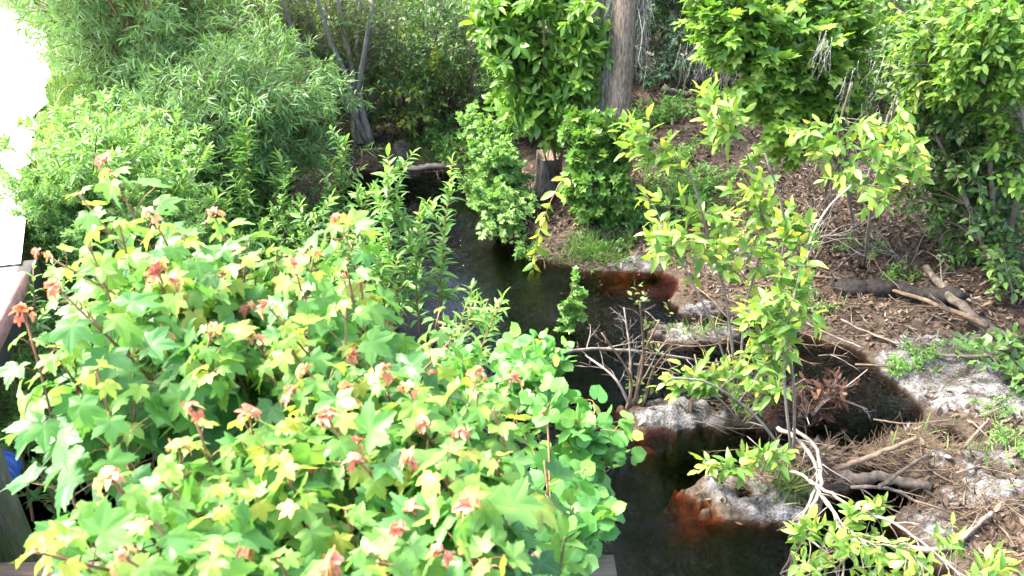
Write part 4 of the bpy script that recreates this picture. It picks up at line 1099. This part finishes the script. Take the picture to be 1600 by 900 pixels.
spray_plant("light_oak_sapling", "sunlit young oak with yellow green leaves at the top right corner", "tree", b2_, np.array([px_path([(1625, 440, b2_[1]), (1610, 250, b[1] - .6), (1570, 60, b[1] - .7)]), px_path([(1630, 440, b2_[1]), (1600, 200, b[1] - .6), (1510, 110, b[1] - .6)])]), T, "greystem",
            dict(oak, mat="sweet", size=.09), (.02, .008), .004, 2, (.12, .25), .35, crown="crown", stemname="trunk")
for (px, py, lab, s) in [(1480, 400, "dark narrow leaved shrub low on the leaf litter under the oak", .85), (1590, 470, "dark leafy shrub at the right edge beside the fallen pale branch", .9), (1615, 600, "small dark shrub at the foot of the fallen branch, right edge", .6)]:
    b = gp(px, py)
    bush("dark_shrub", lab, "shrub", b, fan(b, 8, .8, (.35 * s, .75 * s), 6, .3, .1, .1), (.007, .003), "greystem", [dict(m=6, t0=.2, t1=1, ang=.8, L=(.12, .28), k=4, droop=.2, wig=.1, up=.15, r=.003)],
         dict(oak, tmpl=LF['ellip'] if s > .87 or s < .7 else LF['lance'], size=.095), "dark shrubs under the oak", each=0)

# ---------------- background wood
def far_shrub(kind, leafmat, tmpl, h, n, size, m, tw, sbn, bark="treebark"):
    b = np.zeros(3)
    return bush(kind, "x", "shrub", b, fan(b, n, .55, (h * .7, h * 1.1), 7, .35, .08, .2), (.016, .005), bark,
                [dict(m=tw, t0=.12, t1=1, ang=.85, L=(.4, .8), k=5, droop=.35, wig=.12, up=.15, r=.005), dict(m=sbn, t0=.2, t1=1, ang=.7, L=(.2, .4), k=4, droop=.3, wig=.1, up=.05, r=.003)],
                dict(mat=leafmat, tmpl=tmpl, size=size, m=m, ang=.85, up=0, nup=.75, jit=.4, arr='alt'), "understorey shrubs in the wood", each=0)
FS = [far_shrub("understorey_shrub", "forest", LF['low'], 2.4, 12, .085, 7, 12, 5), far_shrub("understorey_shrub", "creeper", LF['low'], 2.0, 12, .10, 6, 12, 5), far_shrub("understorey_shrub", "olive", LF['low_narrow'], 2.6, 11, .12, 7, 12, 5),
      far_shrub("understorey_shrub", "oak", LF['low'], 2.2, 12, .08, 7, 12, 5)]
used = [False] * 4
spots = [(-2.6, 12.4, 1), (-1.2, 12.2, 0), (-.3, 11.0, 0), (-1.6, 11.2, 3), (.2, 10.2, 1), (-3.4, 11.6, 2), (-4.6, 12.6, 0), (-.6, 13.4, 3), (.9, 12.2, 3), (-2.4, 14.2, 2), (-4.2, 14.8, 0), (-6.2, 14.0, 2), (-5.6, 16.4, 1), (-.2, 15.4, 0), (1.6, 14.4, 3), (-2.2, 17.0, 1), (-7.8, 17.0, 0),
         (-4.8, 19.0, 2), (-1.2, 19.4, 0), (1.8, 17.6, 1), (2.4, 20.5, 3), (4.6, 19.0, 3), (6.6, 17.5, 0), (8.4, 16.0, 3), (5.2, 22.0, 1), (8.6, 20.0, 2), (10.6, 17.4, 0), (11.5, 14.0, 3), (9.8, 12.4, 0), (7.6, 12.6, 3), (6.2, 11.2, 0), (7.6, 9.6, 3), (8.6, 8.0, 1), (7.0, 7.2, 3), (-3.0, 22.0, 0),
         (.5, 23.0, 2), (-7.0, 22.0, 1), (-10.0, 21.0, 0), (3.6, 24.5, 0), (7.5, 24.5, 3), (11.5, 22.5, 0), (14.0, 18.5, 2), (13.0, 26.0, 1), (-6.0, 26.5, 2), (-10.5, 27.0, 0), (-1.5, 27.0, 3), (-13.5, 26.0, 1), (2.5, 28.5, 1), (5.6, 13.6, 1), (9.0, 14.6, 1), (2.7, 17.2, 3), (4.0, 18.6, 3), (3.3, 20.6, 0), (4.9, 16.0, 3), (5.2, 14.6, 0), (6.3, 12.9, 3), (4.9, 12.0, 0), (5.6, 9.6, 3), (5.0, 11.0, 0)]
for i, (x, y, kd_) in enumerate(spots):
    p = px_ = None
    side = "left of the bare trunk" if x < y * .12 else "right of the bare trunk"
    deep = "deep in the wood" if y > 16 else ("at the front of the wood" if y < 12.5 else "in the middle of the wood")
    nm = ["rounded leaved", "bright broad leaved", "narrow olive leaved", "dark small leaved"][kd_]
    lab = f"{nm} shrub {deep}, {side}"
    if not used[kd_]:
        used[kd_] = True; FS[kd_].location = (x, y, gz(x, y)); FS[kd_]["label"] = lab
    else:
        dup(FS[kd_], (x, y, gz(x, y) - .03), rng.random() * 6.28, rng.uniform(.85, 1.25) * (.68 if -2.4 < x < 1.3 and 10 < y < 21 else 1), lab)

def tall_tree(leafmat, h, r, tmpl, size, m):
    b = np.zeros(3)
    root = thing("forest_tree", "x", "tree", b, "tall trees of the wood")
    tp = grow([b - UP * .1], [UP], [h], 14, 0, .035)
    mb = MB(); tubes(mb, tp, r, r * .3, 10, rough=.04); mb.build("trunk", M['treebark'], root)
    l1 = branch(tp, 17, .34, .98, 1.05, (2.0, 3.4), 7, .1, .1, .25, .55); mb = MB(); tubes(mb, l1, r * .32, r * .06, 5); mb.build("limbs", M['treebark'], root)
    l2 = branch(l1, 9, .25, 1, .85, (.7, 1.5), 5, .2, .12, .1); l3 = branch(l2, 5, .2, 1, .75, (.3, .6), 4, .3, .1, 0)
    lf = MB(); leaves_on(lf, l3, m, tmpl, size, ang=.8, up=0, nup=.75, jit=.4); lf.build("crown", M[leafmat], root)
    return root
TT = [tall_tree("forest", 12, .17, LF['low'], .15, 5), tall_tree("oak", 10, .14, LF['low'], .14, 5), tall_tree("forest", 14, .2, LF['low'], .15, 5)]
ut = [False] * 3
tsp = [(4.9, 17.6, 0), (-.5, 11.1, 0), (1.25, 10.5, 2), (5.9, 15.3, 1), (7.6, 14.0, 0), (9.5, 10.5, 1), (8.2, 18.5, 2), (4.8, 20.8, 1), (11.8, 16.2, 0), (6.8, 8.8, 2), (-8.6, 24.0, 2), (8.8, 6.4, 0), (6.2, 24.6, 0), (11.0, 21.6, 1),  # second and third trees added so their crowns shade the wood floor
       (6.2, 12.3, 1), (6.4, 9.4, 1), (-2.55, 11.7, 0), (5.6, 10.6, 0), (7.6, 10.8, 1), (4.2, 15.0, 1)]  # some of these added as overhead canopy to darken the wood
wd = ["first", "second"]
for i, (x, y, kd_) in enumerate(tsp):
    side = "left of the mossy trunk" if x < y * .12 else "right of the mossy trunk"
    deep = "far back in the wood" if y > 17 else "among the nearer understorey"
    nm = ["mid height forest tree", "shorter dark leaved forest tree", "stout tall forest tree"][kd_]
    lab = f"{nm}, {deep}, {side}"
    if not ut[kd_]:
        ut[kd_] = True; TT[kd_].location = (x, y, gz(x, y)); TT[kd_]["label"] = lab
    else:
        dup(TT[kd_], (x, y, gz(x, y)), rng.random() * 6.28, rng.uniform(.85, 1.15), lab)

# dark conifer behind the bare trunk
b = gp(1045, 125)
root = thing("conifer", "dark green layered conifer in the shade right of the mossy trunk", "conifer tree", b)
tp = grow([b], [UP], [5.5], 10, 0, .02); mb = MB(); tubes(mb, tp, .08, .02, 8); mb.build("trunk", M['treebark'], root)
l1 = branch(tp, 84, .05, .98, 1.45, (1.3, 1.7), 7, .25, .05, 0, .8); mb = MB(); tubes(mb, l1, .014, .004, 4)
l2 = branch(l1, 20, .15, 1, .9, (.25, .5), 4, .1, .06, 0, .4); tubes(mb, l2, .005, .003, 3); mb.build("branches", M['treebark'], root)
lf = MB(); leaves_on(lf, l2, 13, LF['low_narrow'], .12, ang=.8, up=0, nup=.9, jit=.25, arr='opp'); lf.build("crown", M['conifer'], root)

# ---------------- seedlings, ferny plants on the forest floor
sd_leaf = dict(mat="seedling", tmpl=LF['low'], size=.05, m=6, ang=.95, up=.05, nup=.85, jit=.35, arr='alt')
SDL = []
for v in range(3):
    b = np.zeros(3)
    SDL.append(bush("seedling_clump", "x", "plant", b, fan(b, 10 + v * 3, .9, (.16, .36), 5, .3, .1, .16), (.004, .002), "greenstem", [dict(m=4, t0=.25, t1=1, ang=.8, L=(.08, .16), k=4, droop=.2, wig=.1, up=.1, r=.002)], dict(sd_leaf, size=.05 + .012 * v), "green seedling clumps on the bank", each=0))
sp = [(1040, 300, 1.3, "before the bare trunk's right side"), (1075, 330, 1.2, "before the bare trunk's right side"), (1010, 345, 1.0, "before the bare trunk's right side"), (1050, 345, 1.2, "before the bare trunk's right side"), (975, 360, .9, "on the point by the creeper"), (935, 345, 1.0, "on the point by the creeper"), (965, 385, .6, "on the point by the creeper"), (1060, 185, 1.5, "in the shade beyond the trunk"), (1020, 200, 1.4, "in the shade beyond the trunk"),
      (1100, 240, 1.0, "in the shade beyond the trunk"), (1060, 255, .9, "in the shade beyond the trunk"), (1090, 310, 1.1, "before the bare trunk's right side"), (1500, 545, .6, "near the fallen pale branch"), (1440, 560, .5, "near the fallen pale branch"), (1410, 585, .45, "near the fallen pale branch"), (1545, 640, .5, "on the right hand sand"), (1585, 700, .5, "on the right hand sand"), (720, 250, 1.2, "at the creek's head"), (680, 235, 1.1, "at the creek's head"),
      (740, 260, 1.2, "at the creek's head"), (760, 300, 1.2, "at the creek's head"), (1340, 400, .8, "on the litter under the oak"), (1400, 440, .6, "on the litter under the oak"), (700, 225, 1.3, "at the creek's head"), (1275, 480, .6, "by the right channel"), (1160, 640, .5, "on the middle sand island"), (820, 400, .6, "on the point by the creeper"), (1120, 280, 1.0, "in the shade beyond the trunk")]
us = [False] * 3
for i, (px, py, s, wh) in enumerate(sp):
    g = gp(px, py); v = i % 3
    lab = f"{['small', 'bushy', 'larger leaved'][v]} bright green seedling clump {wh}"
    if not us[v]: us[v] = True; SDL[v].location = tuple(g); SDL[v].scale = (s, s, s); SDL[v]["label"] = lab
    else: dup(SDL[v], g, rng.random() * 6.28, s, lab)

# ---------------- dead wood
def limb(name, label, cat, pts, r0, r1, mat, side=0, sideL=(.2, .5), group=None, k=18, sides=8, sr=None, wig=.15, z=True):
    p = spline(pts, k) + rng.normal(0, r0 * .16, (k, 3))
    mb = MB(); tubes(mb, p, r0, r1, sides, rough=.09)
    if side:
        s = branch(p[None], side, .2, .95, .7, sideL, 6, .1, wig, .1)
        tubes(mb, s, (sr or r0 * .45), .0015, 4)
        s2 = branch(s, 2, .3, .9, .6, (sideL[0] * .5, sideL[1] * .5), 4, .1, wig, 0); tubes(mb, s2, (sr or r0 * .45) * .5, .001, 3)
    return tag(mb.build(name, M[mat], origin=np.asarray(pts[0])), label, cat, group)
G = lambda px, py, h=0.0: gp(px, py) + UP * h
limb("fallen_branch", "thick pale fallen branch sloping down to the right edge across the leaf litter", "branch", [G(1650, 600, .06), G(1560, 545, .08), G(1490, 497, .12), G(1440, 445, .16)], .058, .030, "dead", 3, (.4, .8), sr=.010)
limb("fallen_branch", "long thin tan fallen branch lying left from the thick pale branch", "branch", [G(1535, 530, .12), G(1430, 482, .10), G(1320, 450, .08), G(1215, 436, .05)], .022, .010, "tanwood", 7, (.25, .6), sr=.006)
limb("fallen_branch", "thin bare branch under the thick pale branch, ending in forked twigs", "branch", [G(1550, 566, .05), G(1470, 564, .05), G(1390, 545, .05), G(1310, 514, .08)], .016, .007, "dead", 7, (.25, .5), sr=.005)
limb("fallen_branch", "slim straight branch lying across the right channel's upper end", "branch", [at(1350, 545, .06), at(1300, 524, .1), at(1260, 505, .14)], .010, .005, "dead", 5, (.2, .45), sr=.004)
limb("dark_log", "blackened fallen log lying in the leaf litter behind the pale branch", "log", [G(1300, 455, .05), G(1380, 462, .05), G(1500, 475, .05)], .085, .07, "darklog", 3, (.1, .25), k=26, sides=12, sr=.01)
limb("driftwood_log", "grey brown log lying half in the right channel", "log", [at(1300, 740, .03), at(1340, 748, .06), at(1390, 748, .07), at(1455, 760, .08)], .040, .033, "dead", 2, (.12, .25), sides=10, sr=.012)
limb("driftwood_stick", "tan stick propped over the right channel towards the sand", "stick", [at(1302, 735, .06), at(1365, 712, .14), at(1432, 684, .20)], .019, .013, "tanwood", 1, (.05, .1), sr=.006)
limb("driftwood_stick", "short pale stick leaning up from the grey brown log", "stick", [at(1372, 762, .10), at(1410, 735, .16), at(1447, 712, .18)], .013, .009, "dead", 1, (.1, .2), sr=.005)
limb("driftwood_stick", "grey forked stick in front of the grey brown log", "stick", [at(1330, 760, .08), at(1395, 765, .06), at(1440, 790, .02), at(1450, 800, .0)], .013, .006, "dead", 3, (.12, .25), sr=.005)
limb("driftwood_stick", "crooked stick on the sand at the bottom right", "stick", [G(1400, 872, .06), G(1470, 866, .04), G(1515, 838, .05), G(1545, 814, .06)], .018, .012, "dead", 2, (.1, .25), sr=.007)
limb("driftwood_stick", "dark snag poking out of the little pool on the sand", "stick", [at(1505, 700, -.02), at(1530, 672, .08), at(1545, 655, .16)], .012, .008, "dead", 2, (.06, .12), sr=.005)
limb("driftwood_stick", "green tipped twig lying in the right channel by the grey sand", "stick", [at(1365, 655, .02), at(1420, 662, .04), at(1490, 655, .06)], .007, .004, "tanwood", 1, (.1, .2), sr=.003)
limb("driftwood_stick", "long thin stick across the top of the right channel", "stick", [at(1250, 600, .16), at(1300, 618, .14), at(1355, 640, .06)], .009, .006, "dead", 3, (.15, .3), sr=.004)
limb("arching_branch", "smooth pale arching branch across the water from the vine to the twig clump", "branch", [at_y(840, 562, 4.2), at_y(900, 547, 4.4), at_y(960, 546, 4.5), at_y(1030, 553, 4.5), at_y(1085, 562, 4.5)], .012, .008, "bleached", 5, (.2, .4), sr=.005)
root = thing("dead_shrub", "clump of dead pale upright twigs standing at the middle sand island", "dead shrub", at(990, 620, .05))
for (a_, b_, c_) in [((985, 640), (985, 560), (975, 480)), ((995, 640), (1000, 570), (1030, 500)), ((978, 640), (985, 590), (940, 520)), ((1005, 630), (1020, 580), (1050, 540)), ((990, 630), (1005, 560), (1000, 470)), ((985, 625), (960, 590), (915, 555))]:
    y = at(990, 630, .03)[1]
    p = spline([at_y(*a_, y) - UP * .05, at_y(*b_, y + rng.normal(0, .05)), at_y(*c_, y + rng.normal(0, .12))], 12)
    mb = MB(); tubes(mb, p, .013, .006, 6); s = branch(p[None], 6, .35, 1, .7, (.12, .32), 5, 0, .18, .1); tubes(mb, s, .0045, .0015, 3); tubes(mb, branch(s, 2, .3, .9, .7, (.05, .12), 4, 0, .15, 0), .002, .001, 3)
    mb.build("stem", M['bleached'] if rng.random() < .5 else M['tanwood'], root)
mb = MB(); y = at(990, 620, .05)[1]; T = cloud([(1020, 520, 40, 40, 8, y, y + .2), (985, 470, 20, 20, 4, y, y + .1), (1010, 590, 30, 25, 5, y - .1, y)])
leaves_on(mb, grow(T, rng.normal(0, 1, (len(T), 3)) + UP, np.full(len(T), .1), 4, .3, .1), 3, LF['ellip'], .06); o = mb.build("foliage", M['olive'], root)
root = thing("bleached_branch", "forked white bleached dead branch hanging over the lower right channel", "dead branch", at(1245, 680, .3))
for pts, r in [([(1215, 668, .26), (1250, 690, .30), (1278, 740, .30), (1262, 790, .22), (1245, 825, .14)], .017), ([(1240, 670, .26), (1275, 700, .34), (1282, 760, .32), (1262, 805, .22), (1250, 830, .15), (1285, 860, .1)], .016),
               ([(1225, 735, .22), (1260, 745, .32), (1295, 790, .36), (1315, 840, .40), (1318, 910, .42)], .013), ([(1262, 750, .3), (1330, 790, .5), (1400, 820, .58), (1480, 880, .62), (1530, 930, .6)], .012), ([(1275, 760, .3), (1340, 840, .5), (1420, 860, .52), (1450, 910, .5)], .008)]:
    p = spline([at(*q_) for q_ in pts], 30) + rng.normal(0, .0035, (30, 3)); mb = MB(); tubes(mb, p, r * .8, r * .35, 8, rough=.10); s = branch(p[None], 9, .2, 1, .6, (.1, .3), 5, .3, .12, 0); tubes(mb, s, .004, .0015, 3); mb.build("limb", M['bleached'], root)
# leafy shrub at the bottom right
b = np.array([1.75, 2.55, 0]); b[2] = max(gz(*b[:2]), 0)
y0 = 2.5
T = cloud([(1350, 860, 70, 35, 10, y0 - .1, y0 + .35), (1280, 850, 35, 40, 10, y0, y0 + .3), (1430, 880, 60, 25, 14, y0 - .1, y0 + .2), (1340, 800, 40, 15, 7, y0 + .2, y0 + .45), (1560, 885, 40, 20, 12, y0 - .1, y0 + .1), (1270, 890, 30, 20, 6, y0 - .1, y0 + .1), (1490, 840, 25, 20, 4, y0 + .1, y0 + .3)])
spray_plant("low_shrub", "low shrub of yellowish oval leaves along the bottom right edge", "shrub", b, fan(b, 5, .9, (.35, .6), 7, .2, .08, .06), T, "palestem", dict(yl, size=.085, tintf=lambda P, t: np.clip(rng.normal(.3, .18, t.shape), 0, 1)), (.007, .003), .003, 1, (.05, .1), .14)
# withered brown leaves caught in the right channel
b = at(1265, 640, .15); T = cloud([(1265, 640, 50, 40, 12, b[1] - .2, b[1] + .3), (1230, 620, 30, 40, 6, b[1] - .1, b[1] + .2), (1200, 640, 30, 20, 8, b[1] - .1, b[1] + .1), (1320, 600, 25, 20, 7, b[1], b[1] + .2)])
spray_plant("withered_branch", "broken branch of withered dark brown leaves hanging in the right channel", "dead branch", b, fan(b, 4, 1.2, (.3, .5), 6, .3, .1, .05), T, "greystem", dict(mat="brownleaf", tmpl=LF['dead'], size=.075, m=4, ang=.9, up=-.4, nup=.5, jit=.5, arr='alt'), (.007, .003), .003, 1, (.06, .14), .2)
# logs deep in the wood
for i, (a_, b_, r, m_, lab) in enumerate([((1050, 95), (1165, 135), .10, "bleached", "thickest pale log of the heap in the wood right of the trunk"), ((1060, 110), (1150, 120), .08, "dead", "grey log lying across the back of the log heap in the wood"), ((1085, 132), (1175, 140), .07, "bleached", "pale log at the front of the log heap in the wood"), ((1035, 155), (1080, 160), .07, "dead", "short grey log by itself below the log heap"),
                                           ((990, 85), (1120, 130), .035, "dead", "thin fallen pole slanting past the conifer's foot")]):
    limb("fallen_log", lab, "log", [G(*a_, r + .03 * i), (G(*a_, r) + G(*b_, r)) / 2 + UP * .05, G(*b_, r + .02 * i)], r, r * .75, m_, 2, (.3, .6), "logs fallen in the wood", k=12, sides=10, sr=.012)
moss_strands("hanging_moss", "wisps of moss hanging before the log heap in the wood", [at_y(1080 + q * 9, 75 + (q * 37 % 30), 10.5) for q in range(8)], (.25, .7), 60, (.08, .1, .05), r=.003)
limb("bare_branch", "thin bare moss-hung branch stretching across before the log heap", "branch", [at_y(1200, 110, 10.3), at_y(1130, 90, 10.5), at_y(1080, 70, 10.5)], .014, .005, "dead", 5, (.3, .6), sr=.005)
moss_strands("hanging_moss", "grey moss wisps hanging among the oak twigs at right", [at_y(1290 + q * 35, 60 + (q * 53 % 120), 6.2) for q in range(8)], (.15, .45), 90, (.05, .05, .04), r=.0025)
moss_strands("hanging_moss", "grey moss tangled low in the right edge twigs", [at_y(1545 + (q * 17 % 40), 290 + q * 14, 6.0) for q in range(9)], (.15, .4), 80, (.05, .05, .03), r=.0025)
# bare grey twigs under the right hand shrubs
for i, (pts, r, lab) in enumerate([([(1310, 360, 6.6), (1290, 300, 6.5), (1330, 230, 6.4), (1380, 150, 6.4)], .014, "bare grey sapling stem in front of the layered light tree"), ([(1250, 380, 6.4), (1300, 300, 6.2), (1370, 240, 6.0)], .009, "thin bare stem slanting right below the light drooping leaves"), ([(1520, 440, 6.4), (1530, 360, 6.4), (1545, 260, 6.4)], .016, "pale spotted bare stem standing at the oak's foot"),
                                    ([(1490, 440, 6.3), (1470, 370, 6.2), (1540, 340, 6.2), (1545, 280, 6.1)], .008, "crooked bare stem beside the pale spotted stem"), ([(1590, 380, 6.2), (1570, 310, 6.1), (1540, 270, 6.1)], .010, "bare white twig at the right edge below the oak crown"), ([(1275, 470, 5.2), (1262, 410, 5.1), (1280, 372, 5.1), (1325, 368, 5.1)], .010, "bare pale twig bent sharply level right of the green sapling"),
                                    ([(1320, 300, 6.8), (1318, 240, 6.8), (1330, 180, 6.8)], .035, "short leaning moss grey trunk behind the drooping light leaves"), ([(1420, 460, 6.2), (1405, 400, 6.2), (1340, 390, 6.0)], .007, "bare fallen twig standing up from the leaf litter")]):
    limb("bare_sapling", lab, "bare sapling", [at_y(*q_) for q_ in pts], r, r * .4, "greystem" if i % 2 else "dead", 15, (.2, .7), "bare grey stems under the right hand trees", sr=.004, wig=.2)

# ---------------- ground cover
def scatter(n, xr, yr, ok):
    X = rng.uniform(*xr, n); Y = rng.uniform(*yr, n)
    Z = height(X, Y)
    s = ok(X, Y, Z)
    return X[s], Y[s], Z[s]
def litter(n, xr, yr, size):
    def ok(X, Y, Z):
        sn = bumps(X, Y, SANDS)
        return (Z > .035) & (rng.random(len(X)) > np.clip(sn * 1.15, 0, .93)) & (road_side(X, Y) > 1.6)
    X, Y, Z = scatter(n, xr, yr, ok)
    a = rng.random(len(X)) * 6.28
    D = np.stack([np.cos(a), np.sin(a), rng.normal(0, .15, len(X))], 1)
    N = norm(UP + rng.normal(0, .3, (len(X), 3)))
    return np.stack([X, Y, Z + .006 + rng.random(len(X)) * .015], 1), D, N, size * rng.uniform(.5, 1.2, len(X))
mb = MB()
for args in ((44000, (-1, 6.5), (2.2, 9), .058), (26000, (-4, 12), (9, 22), .10)):
    P, D, N, s = litter(*args); put_leaves(mb, P, D, N, s, LF['dead'])
tag(mb.build("leaf_litter", M['litter']), "brown and tan dead leaves strewn over the wood floor and bank", "leaf litter", kind="stuff")
mb = MB(); PP, TT_ = [], []
for px, py, sx, sy, n in [(1210, 745, .30, .14, 500), (1390, 715, .35, .14, 700), (1100, 560, .3, .15, 260), (1180, 620, .3, .2, 350), (1060, 440, .5, .25, 300), (900, 385, .5, .25, 350), (1420, 640, .5, .3, 200), (1480, 780, .5, .4, 500), (1300, 480, .7, .35, 500), (690, 262, .6, .3, 350), (250, 830, .4, .3, 260), (1130, 500, .3, .2, 200)]:
    c = gp(px, py); X = c[0] + rng.normal(0, sx * .6, n); Y = c[1] + rng.normal(0, sy * .6, n); Z = height(X, Y); kq = Z > .0; X, Y, Z = X[kq], Y[kq], Z[kq]; n = len(X)
    a = rng.normal(.3, .8, n) ; PP.append(np.stack([X, Y, Z + .006 + rng.random(n) * .03], 1)); TT_.append(np.stack([np.cos(a), np.sin(a), rng.normal(.05, .18, n)], 1))
P = np.concatenate(PP); D = np.concatenate(TT_)
tubes(mb, grow(P, D, rng.uniform(.07, .26, len(P)), 4, .15, .12), .0022, .0012, 3)
tag(mb.build("dry_straw", M['tanwood']), "dry pine needles and straw lying on the hummocks and sand", "dry straw", kind="stuff")
def blades(n, P, L, mat, name, label, cat, lean=.5, wd=1.0):
    D = norm(np.tile(UP, (len(P), 1)) + rng.normal(0, lean, (len(P), 3)))
    N = rng.normal(0, 1, (len(P), 3)); mb = MB()
    put_leaves(mb, P - UP * .01, D, N, rng.uniform(L[0], L[1], len(P)), [simple_leaf(.06 * wd, 4, .3, .4, c) for c in (.1, .4, .7)])
    return tag(mb.build(name, M[mat]), label, cat, kind="stuff")
X, Y, Z = scatter(60000, (-9, -1.8), (4.3, 14), lambda X, Y, Z: (road_side(X, Y) > -.1) & (road_side(X, Y) < 1.6 + .4 * np.sin(Y * 3)) & (rng.random(len(X)) < .9))
blades(0, np.stack([X, Y, Z], 1), (.07, .24), "grass", "verge_grass", "short bright grass on the bank top along the white road", "grass", .5)
PP = []
for px, py, sx, sy, n in [(690, 240, .8, .6, 1500), (1240, 765, .14, .10, 260), (1150, 615, .3, .14, 300), (1230, 520, .3, .2, 200), (900, 400, .5, .15, 500), (1100, 520, .2, .1, 120), (1060, 320, .9, .7, 1200), (1560, 700, .5, .5, 200), (1500, 560, .5, .2, 150), (850, 850, .2, .2, 120), (760, 285, .35, .5, 600)]:
    c = gp(px, py); X = c[0] + rng.normal(0, sx * .55, n); Y = c[1] + rng.normal(0, sy * .55, n); Z = height(X, Y); s = Z > .0; PP.append(np.stack([X[s], Y[s], Z[s]], 1))
blades(0, np.concatenate(PP), (.04, .17), "grass", "bank_grass", "thin scattered grass blades on the banks and hummocks", "grass", .6)
c = gp(930, 388); n = 900; q = rng.normal(0, .13, (n, 2)); X = c[0] + q[:, 0]; Y = c[1] + q[:, 1] * .8
root = thing("grass_tuft", "low round tuft of fresh bright green grass on the point's sandy edge", "grass tuft", c)
D = norm(np.stack([q[:, 0] * 3, q[:, 1] * 3, np.ones(n)], 1) + rng.normal(0, .4, (n, 3))); mb = MB()
put_leaves(mb, np.stack([X, Y, height(X, Y) - .01], 1), D, rng.normal(0, 1, (n, 3)), rng.uniform(.06, .13, n), [simple_leaf(.08, 4, .3, .4, c_) for c_ in (.1, .5)]); mb.build("blades", M['seedling'], root)
# leaves and scraps afloat
n = 700; X = rng.uniform(-2.5, 4.0, n); Y = rng.uniform(2.6, 9.8, n)
dd, ins = seg_dist(X, Y, W_POLY, True); hz = height(X, Y)
ok = (hz < -.02) & (rng.random(n) < np.where(dd < .35, .8, .16)); X, Y = X[ok], Y[ok]; n = len(X); a = rng.random(n) * 6.28
mb = MB(); put_leaves(mb, np.stack([X, Y, np.full(n, .008)], 1), np.stack([np.cos(a), np.sin(a), 0 * a], 1), UP + rng.normal(0, .05, (n, 3)), rng.uniform(.015, .055, n), [simple_leaf(.4, 3, .5, .15, .06), simple_leaf(.25, 3, .5, .1, -.04)])
tag(mb.build("floating_leaves", M['litter']), "small dead leaves and scraps floating on the dark creek", "floating leaves", kind="stuff")
# driftwood twigs
proto = []
for v in range(5):
    p = grow([[-.2, 0, 0]], [[1, rng.normal(0, .2), 0]], [rng.uniform(.3, .6)], 8, 0, .12); mb = MB(); tubes(mb, p, .006, .002, 5); tubes(mb, branch(p, 3, .3, .9, .6, (.08, .2), 4, 0, .15, 0), .003, .001, 3)
    proto.append(tag(mb.build("twig", M['dead' if v % 2 else 'tanwood']), "x", "twig", "dead twigs lying about the banks"))
i = 0
for cx, cy, sx, sy, n, wh in [(1310, 520, 1.0, .6, 36, "on the litter by the fallen pale branch"), (1480, 780, .5, .5, 18, "on the bottom right sand"), (1120, 620, .6, .5, 18, "on the sand islands"), (690, 272, .6, .3, 9, "drifted at the creek's head"), (1150, 200, 1.4, 2, 10, "on the shaded wood floor"), (1420, 400, 1.0, .8, 10, "on the litter under the oak"), (900, 395, .5, .2, 5, "on the point's muddy edge")]:
    c = gp(cx, cy)
    for q in range(n):
        x, y = c[0] + rng.normal(0, sx * .6), c[1] + rng.normal(0, sy * .6); z = max(gz(x, y), 0) + .02
        v = i % 5; lab = f"{'grey' if v % 2 else 'tan'} dead twig {wh}"
        if i < 5: proto[v].location = (x, y, z); proto[v]["label"] = lab; proto[v].rotation_euler = (0, 0, rng.normal(0, 1.2))
        else: dup(proto[v], (x, y, z), rng.normal(0, 1.2), rng.uniform(.7, 1.5), lab, tilt=(rng.normal(0, .1), rng.normal(0, .15)))
        i += 1
limb("driftwood_log", "pale flat drift log lying across the head of the creek", "log", [G(640, 270, .05), G(690, 268, .06), G(728, 266, .05)], .045, .035, "bleached", 2, (.2, .4), sides=9, sr=.01)
